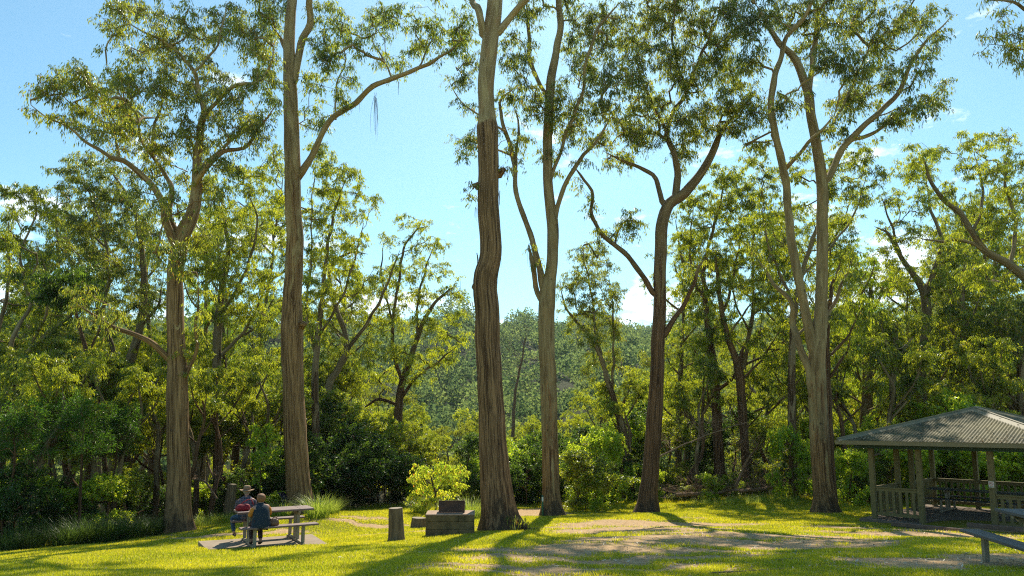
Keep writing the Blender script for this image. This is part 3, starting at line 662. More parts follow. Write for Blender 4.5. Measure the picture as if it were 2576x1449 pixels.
traced_tree('gum_tree', 'gum at the right edge with a bare grey limb slanting up to the left', 33, [
    ([(2640, 1180, 44), (2630, 900, 38), (2600, 730, 30), (2542, 668, 22), (2480, 632, 19), (2446, 585, 16), (2415, 535, 14), (2370, 500, 11), (2335, 440, 8), (2318, 380, 5)], 0),
    ([(2482, 632, 10), (2420, 604, 9), (2360, 606, 6), (2300, 596, 4)], -.6), ([(2446, 585, 9), (2462, 520, 8), (2470, 450, 6), (2450, 380, 4)], .6),
    ([(2542, 668, 12), (2550, 560, 10), (2530, 460, 8), (2535, 370, 5)], .7)],
    [(2290, 395, 42, 30), (2340, 380, 38, 28), (2310, 440, 36, 28), (2450, 350, 42, 26), (2520, 350, 40, 28), (2560, 400, 36, 38), (2430, 420, 36, 30), (2500, 430, 40, 30), (2545, 480, 40, 38), (2400, 480, 26, 22), (2520, 560, 44, 42), (2570, 610, 36, 42), (2480, 540, 34, 28), (2450, 690, 40, 34), (2540, 720, 42, 36)], 18, 'bark_e', 'leaf_mid', dens=1.05, Ln=.2, Wd=.05)
traced_tree('gum_tree', 'many-stemmed gum with an open crown standing right behind the gazebo peak', 40, [
    ([(2326, 1120, 30), (2318, 960, 26), (2330, 830, 24), (2326, 740, 22), (2290, 680, 14), (2262, 640, 11), (2236, 590, 8), (2200, 570, 4)], 0),
    ([(2326, 745, 20), (2350, 680, 14), (2362, 600, 11), (2340, 520, 8), (2330, 440, 5)], .8), ([(2270, 655, 8), (2240, 560, 6), (2215, 490, 4)], -1),
    ([(2345, 690, 8), (2390, 640, 6), (2410, 590, 4)], -1)],
    [(2250, 510, 40, 36), (2290, 580, 42, 36), (2330, 500, 42, 36), (2350, 590, 36, 42), (2225, 640, 26, 34), (2300, 430, 40, 30), (2230, 570, 22, 30), (2390, 610, 32, 36), (2330, 660, 50, 34), (2260, 700, 40, 36), (2370, 730, 48, 42)], 19, 'bark_e', 'leaf_mid', dens=1.05, csize=.36, Ln=.2, Wd=.06, Lt=.5)
traced_tree('gum_tree', 'gum with fans of bare slanting branches at the left edge', 29, [
    ([(-20, 1330, 34), (0, 1150, 30), (20, 1000, 26), (60, 900, 18), (110, 850, 12), (170, 800, 8), (230, 755, 4)], 0),
    ([(25, 990, 14), (80, 960, 10), (150, 920, 7), (240, 880, 4)], -1), ([(30, 960, 14), (45, 860, 12), (60, 760, 9), (50, 640, 7), (90, 540, 5), (85, 480, 3)], .8),
    ([(10, 1080, 14), (-10, 900, 12), (15, 720, 9), (20, 560, 5)], .5), ([(60, 900, 8), (110, 800, 7), (120, 700, 5), (90, 620, 4)], -.5)],
    [(15, 480, 26, 26), (20, 540, 34, 30), (75, 490, 36, 22), (105, 520, 26, 26), (45, 610, 42, 36), (100, 640, 42, 34), (30, 690, 42, 36), (95, 715, 45, 34), (40, 770, 50, 34), (120, 790, 45, 36), (60, 850, 50, 36), (-10, 620, 30, 60), (140, 870, 50, 34), (20, 920, 50, 40)], 20, 'bark_e', 'leaf_mid', dens=1.05, Ln=.19, Wd=.05)
traced_tree('gum_tree', 'leafy gum with a rounded top rising behind the leftmost branches of the forked gum', 33, [
    ([(322, 1280, 32), (310, 1100, 28), (306, 960, 30), (330, 900, 24), (350, 830, 20), (362, 740, 18), (358, 640, 14), (340, 540, 9), (300, 460, 6), (260, 410, 4)], 0),
    ([(306, 955, 14), (280, 870, 12), (262, 790, 10), (268, 700, 8), (265, 600, 6), (230, 500, 4), (190, 430, 3)], -1.2),
    ([(270, 760, 8), (220, 700, 6), (170, 680, 4)], -.8), ([(350, 830, 10), (400, 760, 8), (410, 700, 5)], .8), ([(265, 620, 6), (200, 570, 6), (150, 560, 3)], .6)],
    [(170, 425, 42, 26), (225, 405, 42, 26), (270, 430, 42, 30), (150, 480, 36, 34), (210, 475, 48, 36), (275, 500, 45, 36), (130, 545, 34, 30), (190, 550, 50, 34), (250, 560, 48, 38), (320, 520, 40, 36), (310, 590, 48, 36), (215, 640, 50, 34), (160, 620, 34, 26), (365, 560, 34, 42), (370, 650, 40, 42), (290, 670, 45, 36), (230, 720, 50, 34), (380, 740, 40, 36), (330, 760, 40, 36)], 21, 'bark_e', dens=1.1, Ln=.2, Wd=.048)
traced_tree('gum_tree', 'low dark-leaved gum between the left edge and the thick forked gum', 27.5, [
    ([(215, 1300, 20), (225, 1150, 16), (232, 1000, 14), (215, 880, 11), (190, 790, 8), (150, 740, 4)], 0), ([(220, 900, 8), (250, 820, 6), (240, 760, 4)], .5)],
    [(150, 705, 45, 26), (200, 690, 40, 26), (120, 735, 34, 24), (180, 745, 45, 26), (235, 730, 30, 22)], 22, 'bark_d', 'leaf_dark', dens=1.4, Ln=.19, Wd=.06)
traced_tree('gum_tree', 'bright leafy gum filling the gap between the forked gum and the straight tall gum', 35, [
    ([(552, 1230, 26), (548, 1100, 24), (545, 950, 22), (548, 820, 20), (560, 720, 16), (575, 640, 12), (565, 560, 8), (545, 490, 4)], 0),
    ([(550, 800, 12), (590, 730, 10), (630, 650, 8), (650, 560, 6), (620, 470, 4)], -1), ([(548, 900, 10), (600, 840, 9), (650, 770, 7), (680, 690, 4)], 1), ([(560, 720, 8), (520, 640, 7), (515, 560, 4)], .6)],
    [(540, 475, 40, 34), (595, 430, 45, 30), (640, 470, 36, 34), (560, 540, 48, 40), (625, 540, 45, 38), (520, 600, 40, 42), (590, 620, 50, 40), (650, 610, 40, 42), (670, 690, 36, 40), (545, 690, 40, 40), (610, 710, 45, 36), (640, 780, 50, 34), (560, 780, 40, 34), (670, 420, 30, 34), (500, 680, 28, 42), (680, 540, 24, 36)], 23, 'bark_e', 'leaf_mid', dens=1.05, Ln=.21, Wd=.05)
traced_tree('gum_tree', 'yellow-green leafy gum pressed against the right side of the straight tall gum', 32, [
    ([(800, 1240, 22), (796, 1100, 20), (792, 960, 18), (800, 840, 15), (812, 740, 12), (822, 640, 9), (840, 540, 7), (870, 450, 4)], 0),
    ([(800, 850, 8), (860, 740, 7), (900, 650, 5), (915, 560, 3)], -.8), ([(795, 900, 8), (770, 780, 7), (780, 660, 5), (790, 500, 4), (800, 380, 3)], .6)],
    [(800, 370, 28, 30), (830, 420, 42, 30), (875, 430, 34, 26), (905, 475, 28, 24), (930, 500, 22, 18), (800, 470, 38, 38), (850, 500, 45, 34), (885, 540, 36, 28), (810, 560, 45, 38), (870, 590, 36, 28), (800, 640, 42, 36), (850, 650, 36, 34), (880, 690, 26, 24), (790, 720, 38, 40), (700, 400, 22, 34), (705, 500, 22, 38), (700, 600, 22, 42), (770, 790, 40, 42), (840, 740, 34, 34)], 24, 'bark_e', 'leaf_mid', dens=1.1, Ln=.2, Wd=.052)
traced_tree('gum_tree', 'leaning bare-stemmed gum left of the round-topped tree in the middle distance', 36, [
    ([(800, 1060, 24), (822, 1000, 20), (850, 930, 18), (872, 880, 16), (862, 820, 14), (840, 760, 12), (828, 690, 10), (850, 650, 8), (890, 635, 5), (925, 640, 3)], 0),
    ([(872, 880, 12), (910, 830, 10), (960, 760, 8), (985, 690, 6), (1005, 630, 4)], -.8)],
    [(880, 690, 30, 22), (845, 620, 24, 18), (900, 720, 34, 28), (860, 780, 30, 26), (935, 700, 28, 28), (800, 800, 34, 34), (830, 860, 36, 30)], 25, 'bark_e', 'leaf_mid', dens=.9, Ln=.2, Wd=.052)
traced_tree('gum_tree', 'round open-topped gum on a dark trunk, between the straight tall gum and the thickest trunk', 41, [
    ([(998, 1190, 26), (1000, 1120, 24), (1003, 1020, 22), (1012, 960, 18), (1030, 910, 16), (1050, 850, 13), (1075, 790, 10), (1110, 745, 7), (1150, 718, 4)], 0),
    ([(1012, 960, 12), (990, 880, 10), (985, 800, 9), (1005, 710, 8), (1018, 630, 7), (1045, 575, 4), (1075, 570, 2)], -1), ([(1003, 1010, 12), (1050, 950, 9), (1100, 910, 7), (1150, 870, 4)], -1.2),
    ([(1050, 850, 8), (1055, 760, 7), (1070, 680, 6), (1090, 620, 3)], .9), ([(1003, 1020, 10), (950, 1005, 9), (900, 1040, 6)], .8), ([(985, 800, 6), (960, 700, 6), (965, 610, 3)], .6)],
    [(1018, 555, 26, 18), (972, 595, 26, 20), (1060, 575, 22, 14), (1095, 620, 32, 22), (1050, 620, 26, 18), (1040, 680, 42, 28), (1105, 680, 30, 26), (990, 680, 34, 30), (1000, 740, 48, 34), (1075, 745, 44, 34), (1145, 735, 24, 24), (950, 720, 44, 36), (1040, 810, 48, 34), (1110, 830, 44, 30), (970, 810, 44, 36), (1150, 800, 24, 26), (1060, 890, 44, 28), (1120, 895, 34, 26), (990, 880, 42, 34), (930, 800, 40, 36), (920, 880, 40, 36), (1060, 950, 40, 22), (960, 950, 50, 30), (1160, 850, 22, 20), (900, 960, 36, 34)], 26, 'bark_d', 'leaf_mid', dens=1.15, csize=.36, Ln=.2, Wd=.058, Lt=.5)
traced_tree('gum_tree', 'thin gum leaning left with wispy foliage, between the twin-stemmed and dark brown gums', 36, [
    ([(1590, 1180, 18), (1572, 1100, 17), (1553, 1030, 16), (1530, 960, 15), (1508, 890, 12), (1478, 840, 9), (1445, 805, 7), (1418, 760, 5), (1410, 720, 3)], 0),
    ([(1515, 900, 8), (1500, 820, 7), (1490, 740, 6), (1470, 660, 4), (1465, 620, 2)], -.8), ([(1540, 985, 8), (1545, 880, 7), (1540, 780, 5), (1530, 690, 3)], .8)],
    [(1465, 650, 36, 26), (1500, 625, 32, 24), (1525, 665, 26, 28), (1450, 700, 34, 28), (1500, 710, 40, 34), (1545, 740, 26, 42), (1470, 770, 40, 34), (1520, 800, 36, 36), (1430, 730, 24, 28), (1490, 850, 36, 38), (1550, 840, 24, 38), (1450, 820, 28, 24), (1530, 900, 32, 36), (1480, 920, 30, 30)], 27, 'bark_e', 'leaf_gum', dens=1.15, Ln=.19, Wd=.042)
traced_tree('gum_tree', 'broad-topped gum behind the heavy bent limb, with a knobbly dark trunk', 37, [
    ([(1812, 1190, 30), (1806, 1100, 26), (1800, 1000, 26), (1795, 930, 24), (1785, 850, 18), (1775, 760, 14), (1770, 680, 11), (1790, 590, 8), (1815, 500, 5), (1820, 430, 3)], 0),
    ([(1800, 985, 12), (1840, 955, 10), (1850, 930, 5)], -.3), ([(1785, 850, 10), (1830, 760, 9), (1850, 660, 7), (1870, 570, 4)], .9), ([(1775, 760, 9), (1740, 690, 8), (1735, 600, 5), (1745, 520, 3)], -.9)],
    [(1820, 440, 40, 32), (1870, 470, 40, 34), (1780, 490, 42, 34), (1830, 520, 45, 36), (1740, 510, 32, 34), (1780, 570, 45, 36), (1850, 580, 42, 36), (1740, 600, 34, 40), (1810, 640, 45, 34), (1870, 650, 36, 32), (1760, 670, 38, 36), (1800, 720, 40, 36), (1850, 720, 34, 30), (1770, 780, 34, 38), (1730, 720, 28, 40), (1900, 520, 28, 30), (1820, 820, 42, 38), (1760, 860, 38, 36)], 28, 'bark_d', 'leaf_mid', dens=1.1, Ln=.22, Wd=.055)
traced_tree('gum_tree', 'slim gum with a broken stub and a pale sunlit edge, behind the fallen branches', 35.5, [
    ([(1880, 1205, 24), (1872, 1100, 22), (1866, 1010, 22), (1860, 940, 22), (1848, 895, 17), (1828, 840, 15), (1814, 770, 13), (1806, 700, 11), (1800, 640, 6)], 0), ([(1858, 925, 15), (1866, 890, 12), (1870, 868, 8)], .1),
    ([(1830, 850, 7), (1870, 790, 6), (1910, 740, 3)], .6), ([(1862, 960, 7), (1920, 900, 6), (1960, 830, 4)], -.6)],
    [(1920, 760, 34, 30), (1960, 820, 34, 30), (1910, 860, 36, 34), (1950, 900, 36, 34), (1800, 650, 26, 26), (1900, 960, 34, 30)], 29, 'bark_d', 'leaf_mid', dens=1.0, Ln=.21, Wd=.05)
traced_tree('gum_tree', 'bushy gum whose green crown shows through the stems of the pale gum near the gazebo', 33, [
    ([(1994, 1190, 22), (1992, 1050, 20), (1992, 900, 18), (2000, 780, 15), (2020, 680, 12), (2060, 560, 9), (2100, 460, 5)], 0),
    ([(2000, 780, 9), (1960, 680, 8), (1930, 600, 6), (1920, 500, 3)], -.8), ([(2020, 690, 8), (2090, 620, 7), (2140, 540, 5), (2180, 440, 3)], .8), ([(1996, 850, 8), (2070, 790, 8), (2120, 730, 4)], .8)],
    [(1900, 400, 32, 30), (1930, 470, 34, 36), (2000, 430, 45, 36), (2100, 410, 44, 28), (2165, 400, 42, 30), (2200, 440, 28, 28), (2130, 470, 45, 30), (2170, 500, 28, 24), (1950, 560, 40, 42), (2010, 540, 36, 36), (2100, 550, 42, 36), (1930, 640, 38, 40), (1990, 650, 45, 40), (2110, 640, 44, 36), (2130, 710, 36, 36), (2060, 730, 42, 36), (1900, 710, 34, 36), (1960, 750, 40, 36), (2100, 790, 42, 36), (2020, 820, 45, 34), (1920, 560, 26, 28)], 30, 'bark_e', 'leaf_mid', dens=1.15, Ln=.21, Wd=.052)
traced_tree('young_gum', 'slender red-brown trunk rising close behind the pale gum near the gazebo', 28.5, [
    ([(2098, 1275, 20), (2090, 1150, 18), (2084, 1000, 18), (2080, 880, 15), (2084, 780, 12), (2100, 700, 8), (2120, 640, 4)], 0), ([(2082, 960, 9), (2105, 920, 8), (2130, 880, 7), (2140, 850, 4)], -.4), ([(2083, 900, 8), (2130, 850, 7), (2160, 790, 4)], .3)],
    [(2130, 640, 26, 22), (2150, 770, 30, 24), (2170, 800, 26, 22)], 31, 'bark_d', 'leaf_mid', dens=.9, Ln=.18, Wd=.042)
# dense right-hand wood above the gazebo
for i, (x, top, d, lf, lab) in enumerate([
    (2190, 660, 44, 'leaf_mid', 'narrow gum with sparse top twigs, between the pale double gum and the gazebo peak'),
    (2420, 620, 39, 'leaf_mid', 'dense gum with several dark stems directly above the gazebo peak'),
    (2500, 590, 44, 'leaf_mid', 'taller gum behind the slanting bare limb at the right edge'),
    (2570, 760, 36, 'leaf_gum', 'gum with a pale bare trunk rising from the far end of the gazebo roof'),
    (2250, 800, 36, 'leaf_mid', 'small crooked gum directly left of the gazebo peak')]):
    rng = np.random.default_rng(900 + i)
    ln = [([(x + 8, 1130, 18), (x - 4, 1000, 16), (x + 4, 880, 14), (x, (top + 820) / 2, 11), (x + 10, top + 30, 4)], 0)]
    bl = []
    for k in range(5):
        a = rng.uniform(-70, 70); yy = rng.uniform(top + 40, 860)
        ln.append(([(x, yy + 60, 7), (x + a * .5, yy + 20, 6), (x + a, yy - 40, 3)], rng.uniform(-1.2, 1.2)))
        bl.append((x + a, yy - 45, 34, 30))
    for k in range(10): bl.append((x + rng.normal() * 42, rng.uniform(top, 960), 38, 34))
    traced_tree('gum_tree', lab, d, ln, bl, 40 + i, 'bark_e', lf, dens=1.0, csize=.34, Ln=.2, Wd=.06, Lt=.45)

# ================================================================== repeated background plants
def proto_gum(seed, H, spread, nl, leaf, bark, ncl, lean=.0, crown0=.42, Ln=.2, Wd=.06, T=6, N=12, Lt=.5):
    rng = np.random.default_rng(seed); W = Wood()
    zz = np.array([-.4, .12, .3, .48, .66, .85]) * H
    x = np.cumsum(rng.normal(size=6) * .035 * H) + lean * zz; y = np.cumsum(rng.normal(size=6) * .035 * H); x -= x[0]; y -= y[0]
    W.add_line(np.column_stack([x, y, zz]), H * np.array([.017, .014, .012, .010, .007, .003]), step=.5)
    C = []
    for k in range(nl):
        h0 = rng.uniform(crown0 - .1, .75) * H; j = W.near([x[2], y[2], h0]); p0 = W.p[j]
        a = rng.uniform(0, 2 * PI); L = rng.uniform(.5, 1) * spread
        e = p0 + np.array([math.cos(a) * L, math.sin(a) * L, rng.uniform(.1, .28) * H]); e[2] = min(e[2], .95 * H)
        m = (p0 + e) / 2 + np.array([math.cos(a), math.sin(a), -.3]) * L * .12
        W.add_line([p0, m, e], [.006 * H, .004 * H, .002 * H], j, .5)
        rr = rng.uniform(.28, .45) * spread
        q = rvec(rng, ncl // nl) * rng.random((ncl // nl, 1)) ** .45 * np.array([rr, rr, rr * .75]); C.append(e + q)
    C.append(np.array([x[-1], y[-1], .9 * H]) + rvec(rng, ncl // nl) * np.array([.35, .35, .3]) * spread * rng.random((ncl // nl, 1)) ** .5)
    C = np.vstack(C); W.grow(C, rng, .5)
    root = empty('background_gum', (0, 0, 0))
    finish_tree(root, W, C, seed, M[bark], M[leaf], T, N, Lt, Ln, Wd, .008, lump=.04, flare=(.5, .3))
    return root, H
def proto_bushy(seed, H, Wd_, leaf, bark, ncl, Ln=.14, Wd=.075, T=6, N=14, z0=.12, name='bushy_tree', hang=.3, droop=.35, Lt=.38, tip=None):
    rng = np.random.default_rng(seed); W = Wood()
    W.add_line([(0, 0, -.5), (.03 * H, .02 * H, .25 * H), (-.02 * H, 0, .55 * H), (.02 * H, .01 * H, .85 * H)], [.014 * H, .012 * H, .008 * H, .003 * H], step=.4)
    nb = 9; B = []
    for k in range(nb):
        z = rng.uniform(z0 + .1, .9); a = rng.uniform(0, 2 * PI); rad = Wd_ * (.62 * math.sqrt(max(.15, 1 - (2 * z - .9) ** 2)))
        B.append((math.cos(a) * rad, math.sin(a) * rad, z * H, rng.uniform(.28, .45)))
    C = []
    for b in B:
        q = rvec(rng, ncl // nb) * (rng.random((ncl // nb, 1)) ** .35) * np.array([b[3] * Wd_, b[3] * Wd_, b[3] * Wd_ * .8]); C.append(np.array(b[:3]) + q)
    C = np.vstack(C); C[:, 2] = np.clip(C[:, 2], z0 * H, H); W.grow(C, rng, .4)
    root = empty(name, (0, 0, 0))
    finish_tree(root, W, C, seed, M[bark], M[leaf], T, N, Lt, Ln, Wd, .006, up=.25, droop=droop, hang=hang, lump=.03, flare=(.3, .3))
    return root, H
def blades(n, H, spread, wd, rng, segs=4, lean=(.2, 1.1)):
    a = rng.uniform(0, 2 * PI, n); r0 = rng.random(n) ** .6 * spread; az = a + rng.normal(size=n) * .5
    h = H * rng.uniform(.55, 1.1, n); ln = rng.uniform(*lean, n) * h
    t = np.linspace(0, 1, segs + 1)
    out = np.stack([np.cos(az), np.sin(az)], -1)
    base = np.stack([np.cos(a) * r0, np.sin(a) * r0], -1)
    xy = base[:, None] + out[:, None] * (ln[:, None] * t ** 1.8)[..., None]
    z = h[:, None] * (t - .38 * (ln / h)[:, None] * t ** 2.6)
    side = np.stack([-out[:, 1], out[:, 0]], -1); w = wd * (1 - t * .9)
    A = np.concatenate([xy + side[:, None] * w[None, :, None], z[..., None]], -1); Bq = np.concatenate([xy - side[:, None] * w[None, :, None], z[..., None]], -1)
    V = np.stack([A, Bq], 2).reshape(-1, 3)
    k = np.arange(segs); q = np.stack([k * 2, k * 2 + 1, k * 2 + 3, k * 2 + 2], 1)
    F = (np.arange(n)[:, None, None] * (segs + 1) * 2 + q[None]).reshape(-1, 4)
    return V, F, np.repeat(np.clip(rng.normal(size=n) * .22 + .5, 0, 1), segs)
def tussock_mesh(seed, n, H, spread, mat, wd=.008, lean=(.2, 1.1)):
    rng = np.random.default_rng(seed); V, F, var = blades(n, H, spread, wd, rng, lean=lean)
    V[:, 2] -= .04
    o = mesh_np('strappy_tussock', V, F, [M[mat]], attrs={'var': ('FACE', 'FLOAT', var)})
    return o
PROTO = {
    'gumA': proto_gum(101, 13, 3.6, 7, 'leaf_mid', 'bark_e', 150),
    'gumB': proto_gum(102, 15, 3.0, 7, 'leaf_gum', 'bark_e', 140, .05, .5),
    'gumC': proto_gum(103, 11, 3.4, 8, 'leaf_mid', 'bark_d', 170, -.06, .35),
    'gumD': proto_gum(104, 12, 2.2, 6, 'leaf_mid', 'bark_c', 100, .08, .4),
    'bushyA': proto_bushy(111, 7, 2.6, 'leaf_mid', 'bark_d', 190, .12, .052, N=20),
    'bushyB': proto_bushy(112, 6, 2.8, 'leaf_dark', 'bark_d', 200, .12, .06, N=17),
    'bushyC': proto_bushy(113, 5.5, 2.2, 'leaf_lime', 'bark_d', 150, .12, .055, N=19),
    'shrubD': proto_bushy(121, 3.0, 1.8, 'leaf_dark', 'bark_d', 130, .10, .055, z0=.0, name='shrub', Lt=.3),
    'shrubM': proto_bushy(122, 2.8, 1.7, 'leaf_mid', 'bark_d', 120, .10, .055, z0=.0, name='shrub', Lt=.3),
    'shrubL': proto_bushy(123, 2.6, 1.5, 'leaf_lime', 'bark_d', 110, .11, .06, z0=.0, name='shrub', Lt=.3),
}
PROTO['pole'] = proto_gum(105, 9, 1.5, 4, 'leaf_mid', 'bark_d', 40, .03, .6)
PROTO['poleB'] = proto_gum(106, 9, 1.6, 4, 'leaf_mid', 'bark_e', 36, -.06, .55)
def proto_tall(seed, H, spread, ncl, leaf, bark, c0=.3):
    rng = np.random.default_rng(seed); W = Wood()
    zz = np.array([-.5, .12, .28, .44, .6, .78, .95]) * H
    x = np.cumsum(rng.normal(size=7) * .022 * H); y = np.cumsum(rng.normal(size=7) * .022 * H); x -= x[0]; y -= y[0]
    W.add_line(np.column_stack([x, y, zz]), H * np.array([.015, .012, .010, .0085, .006, .004, .0012]), step=.5)
    C = []
    nl = 13
    for k in range(nl):
        h0 = (c0 + (.9 - c0) * (k + .5 * rng.random()) / nl) * H; j = W.near(np.array([np.interp(h0, zz, x), np.interp(h0, zz, y), h0])); p0 = W.p[j]
        a = k * 2.4 + rng.normal() * .4; L = spread * rng.uniform(.45, 1) * (1.1 - .6 * h0 / H)
        e = p0 + np.array([math.cos(a) * L, math.sin(a) * L, L * rng.uniform(.7, 1.5)]); e[2] = min(e[2], .98 * H)
        m = (p0 + e) / 2 + np.array([math.cos(a), math.sin(a), -.5]) * L * .15
        W.add_line([p0, m, e], [.004 * H, .0028 * H, .0012 * H], j, .4)
        n_ = int(ncl / nl); t = rng.uniform(.35, 1.1, n_)[:, None]
        C.append(p0 + (e - p0) * t + rng.normal(size=(n_, 3)) * np.array([.34, .34, .4]) * spread * .42)
    C.append(np.array([x[-1], y[-1], .93 * H]) + rng.normal(size=(12, 3)) * np.array([.5, .5, .6]))
    C = np.vstack(C); C[:, 2] = np.minimum(C[:, 2], H); W.grow(C, rng, .45)
    root = empty('background_gum', (0, 0, 0))
    finish_tree(root, W, C, seed, M[bark], M[leaf], 6, 10, .42, .2, .05, .008, lump=.04, flare=(.5, .3))
    return root, H
PROTO['tallA'] = proto_tall(141, 19, 3.6, 250, 'leaf_mid', 'bark_e'); PROTO['tallB'] = proto_tall(142, 18, 3.0, 210, 'leaf_gum', 'bark_e', .4); PROTO['tallC'] = proto_tall(143, 17, 3.8, 250, 'leaf_mid', 'bark_d', .22); PROTO['tallD'] = proto_tall(144, 18, 2.6, 170, 'leaf_lime', 'bark_c', .35)
KIND = {'tallA': 'tall full-crowned', 'tallB': 'tall narrow olive', 'tallC': 'tall spreading', 'tallD': 'tall sparse bright', 'pole': 'thin', 'poleB': 'thin crooked', 'gumA': 'leafy', 'gumB': 'tall thin', 'gumC': 'spreading', 'gumD': 'narrow', 'bushyA': 'bushy mid-green', 'bushyB': 'dark-leaved', 'bushyC': 'bright lime-green',
        'shrubD': 'dark glossy', 'shrubM': 'mid-green', 'shrubL': 'bright lime-green'}
USED = {}
LAND = [(-999, 110, 'at the far left edge'), (110, 260, 'well left of the thick forked gum'), (260, 400, 'just left of the thick forked gum'), (400, 520, 'hidden behind the thick forked gum'), (520, 600, 'left of the seated couple'), (600, 690, 'behind the seated couple'),
        (690, 780, 'behind the straight tall gum'), (780, 880, 'behind the picnic table end'), (880, 1000, 'left of the tall grey stump'), (1000, 1090, 'behind the low stump'), (1090, 1200, 'behind the stone fireplace'), (1200, 1300, 'behind the thickest trunk'),
        (1300, 1430, 'around the twin-stemmed gum'), (1430, 1520, 'right of the twin-stemmed gum'), (1520, 1610, 'left of the dark brown gum'), (1610, 1720, 'around the dark brown gum'), (1720, 1820, 'above the left fallen branches'), (1820, 1930, 'above the right fallen branches'), (1930, 2040, 'left of the double pale gum'),
        (2040, 2120, 'behind the double pale gum'), (2120, 2220, 'left of the gazebo'), (2220, 2330, 'behind the gazebo left posts'), (2330, 2450, 'behind the gazebo peak'), (2450, 9999, 'behind the right of the gazebo')]
def where(vx):
    for a, b, t in LAND:
        if a <= vx < b: return t
def inst(kind, X, Y, s, sw=None, rz=None, label=None, group=None, cat=None, z=None, first_ok=True):
    root, H = PROTO[kind]
    if kind not in USED:
        USED[kind] = 1; c = root
    else:
        c = root.copy(); COL.objects.link(c)
        for ch in root.children:
            q = ch.copy(); COL.objects.link(q); q.parent = c
    zz = float(gz(X, Y)) if z is None else z
    c.location = (float(X), float(Y), zz); c.scale = (sw or s, sw or s, s); c.rotation_euler = (0, 0, rz if rz is not None else float(RNG.uniform(0, 6.28)))
    setp(c, label, cat or ('shrub' if kind.startswith('shrub') else 'tree'), group)
    return c
def tops(pts):
    a = np.array(pts, float); return lambda x: np.interp(x, a[:, 0], a[:, 1])
LAYERS = [
    ('edge', 0.6, 2.6, 62, tops([(-60, 1185), (200, 1190), (400, 1195), (600, 1200), (770, 1130), (900, 1110), (1000, 1130), (1040, 1215), (1180, 1200), (1290, 1120), (1350, 1110), (1430, 1150), (1550, 1130), (1640, 1175), (1700, 1205), (1850, 1215), (1950, 1160), (2040, 1150), (2150, 1170), (2300, 1110), (2640, 1090)]), ['shrubD', 'shrubM', 'shrubD', 'shrubL']),
    ('second', 3.0, 8.0, 78, tops([(-60, 1000), (200, 990), (400, 960), (600, 990), (780, 960), (900, 990), (1000, 1050), (1180, 1090), (1300, 1080), (1420, 1070), (1550, 1020), (1700, 1030), (1900, 1060), (2100, 1030), (2300, 985), (2640, 950)]), ['bushyB', 'bushyA', 'bushyC', 'bushyA', 'bushyB']),
    ('third', 9, 24, 72, tops([(-60, 800), (200, 830), (400, 820), (600, 850), (780, 900), (950, 1000), (1150, 1070), (1200, 1080), (1290, 1085), (1400, 1070), (1500, 960), (1700, 880), (1900, 850), (2100, 850), (2300, 800), (2640, 760)]), ['gumA', 'gumC', 'gumD', 'bushyA', 'gumB', 'gumC']),
    ('far', 40, 70, 66, tops([(-60, 880), (700, 930), (1000, 1030), (1200, 1050), (1350, 1050), (1500, 1020), (1900, 930), (2640, 850)]), ['gumA', 'bushyA', 'gumC'])]
for lname, d0, d1, stp, tf, kinds in LAYERS:
    vx = -70.0; k = 0
    while vx < 2660:
        x = vx + RNG.uniform(-.3, .3) * stp; Yc = 30.0
        for _ in range(6):
            Xg = (x - PX) / FV * Yc; Yc = float(edge_y(Xg))
        d = Yc + RNG.uniform(d0, d1)
        Xg = (x - PX) / FV * d
        kd = kinds[int(RNG.integers(len(kinds)))]
        if lname == 'edge' and 760 < x < 1010: kd = 'shrubD'
        if lname == 'edge' and x > 2120: kd = ['shrubM', 'shrubL'][int(RNG.integers(2))]
        if lname == 'second' and 740 < x < 1000: kd = 'bushyB' if RNG.random() < .6 else 'bushyA'
        if lname == 'second' and x < 600: kd = ['pole', 'poleB', 'gumD', 'pole', 'bushyA'][int(RNG.integers(5))]
        if lname == 'second' and x > 1900: kd = ['gumC', 'bushyA', 'gumA', 'bushyC'][int(RNG.integers(4))]
        top = tf(x) + RNG.normal() * 16
        H = P(x, top, d)[2] - float(gz(Xg, d))
        if H > .8:
            s = H / PROTO[kd][1]; sw = s * RNG.uniform(.85, 1.15)
            if kd.startswith('shrub') or kd.startswith('bushy'): sw = float(np.clip(sw, .55, 1.25))
            word = {'edge': 'shrub at the lawn edge ', 'second': 'understorey tree ', 'third': 'gum in the back row ' if kd.startswith('gum') else 'tree in the back row ', 'far': 'tree down in the gully '}[lname]
            lab = KIND[kd] + ' ' + word + where(x)
            inst(kd, Xg, d, s, sw, label=lab, group={'edge': 'shrubs along the lawn edge', 'second': 'understorey trees behind the lawn', 'third': 'back row gums', 'far': 'trees down in the gully'}[lname] + ' ' + where(x))
        vx += stp * RNG.uniform(.75, 1.1); k += 1
for i, (vx, top, d) in enumerate([(40, 590, 37), (150, 490, 40), (225, 450, 43), (345, 520, 42), (520, 500, 44), (600, 520, 40), (662, 460, 44), (880, 640, 42), (1735, 560, 42), (1890, 470, 40), (1965, 520, 44), (2085, 510, 41), (2190, 580, 40), (2275, 650, 44), (2400, 620, 42), (2445, 520, 46), (2515, 470, 43), (2590, 440, 41)]):
    kd = 'tall' + 'ACBADCAB'[i % 8]; X = P(vx, 1100, d)[0]; H = P(vx, top, d)[2] - float(gz(X, d))
    s_ = H / PROTO[kd][1]; inst(kd, X, d, s_, float(np.clip(s_, .6, 1.1)), label=KIND[kd] + ' gum in the wood ' + where(vx), group='tall gums in the wood ' + where(vx))
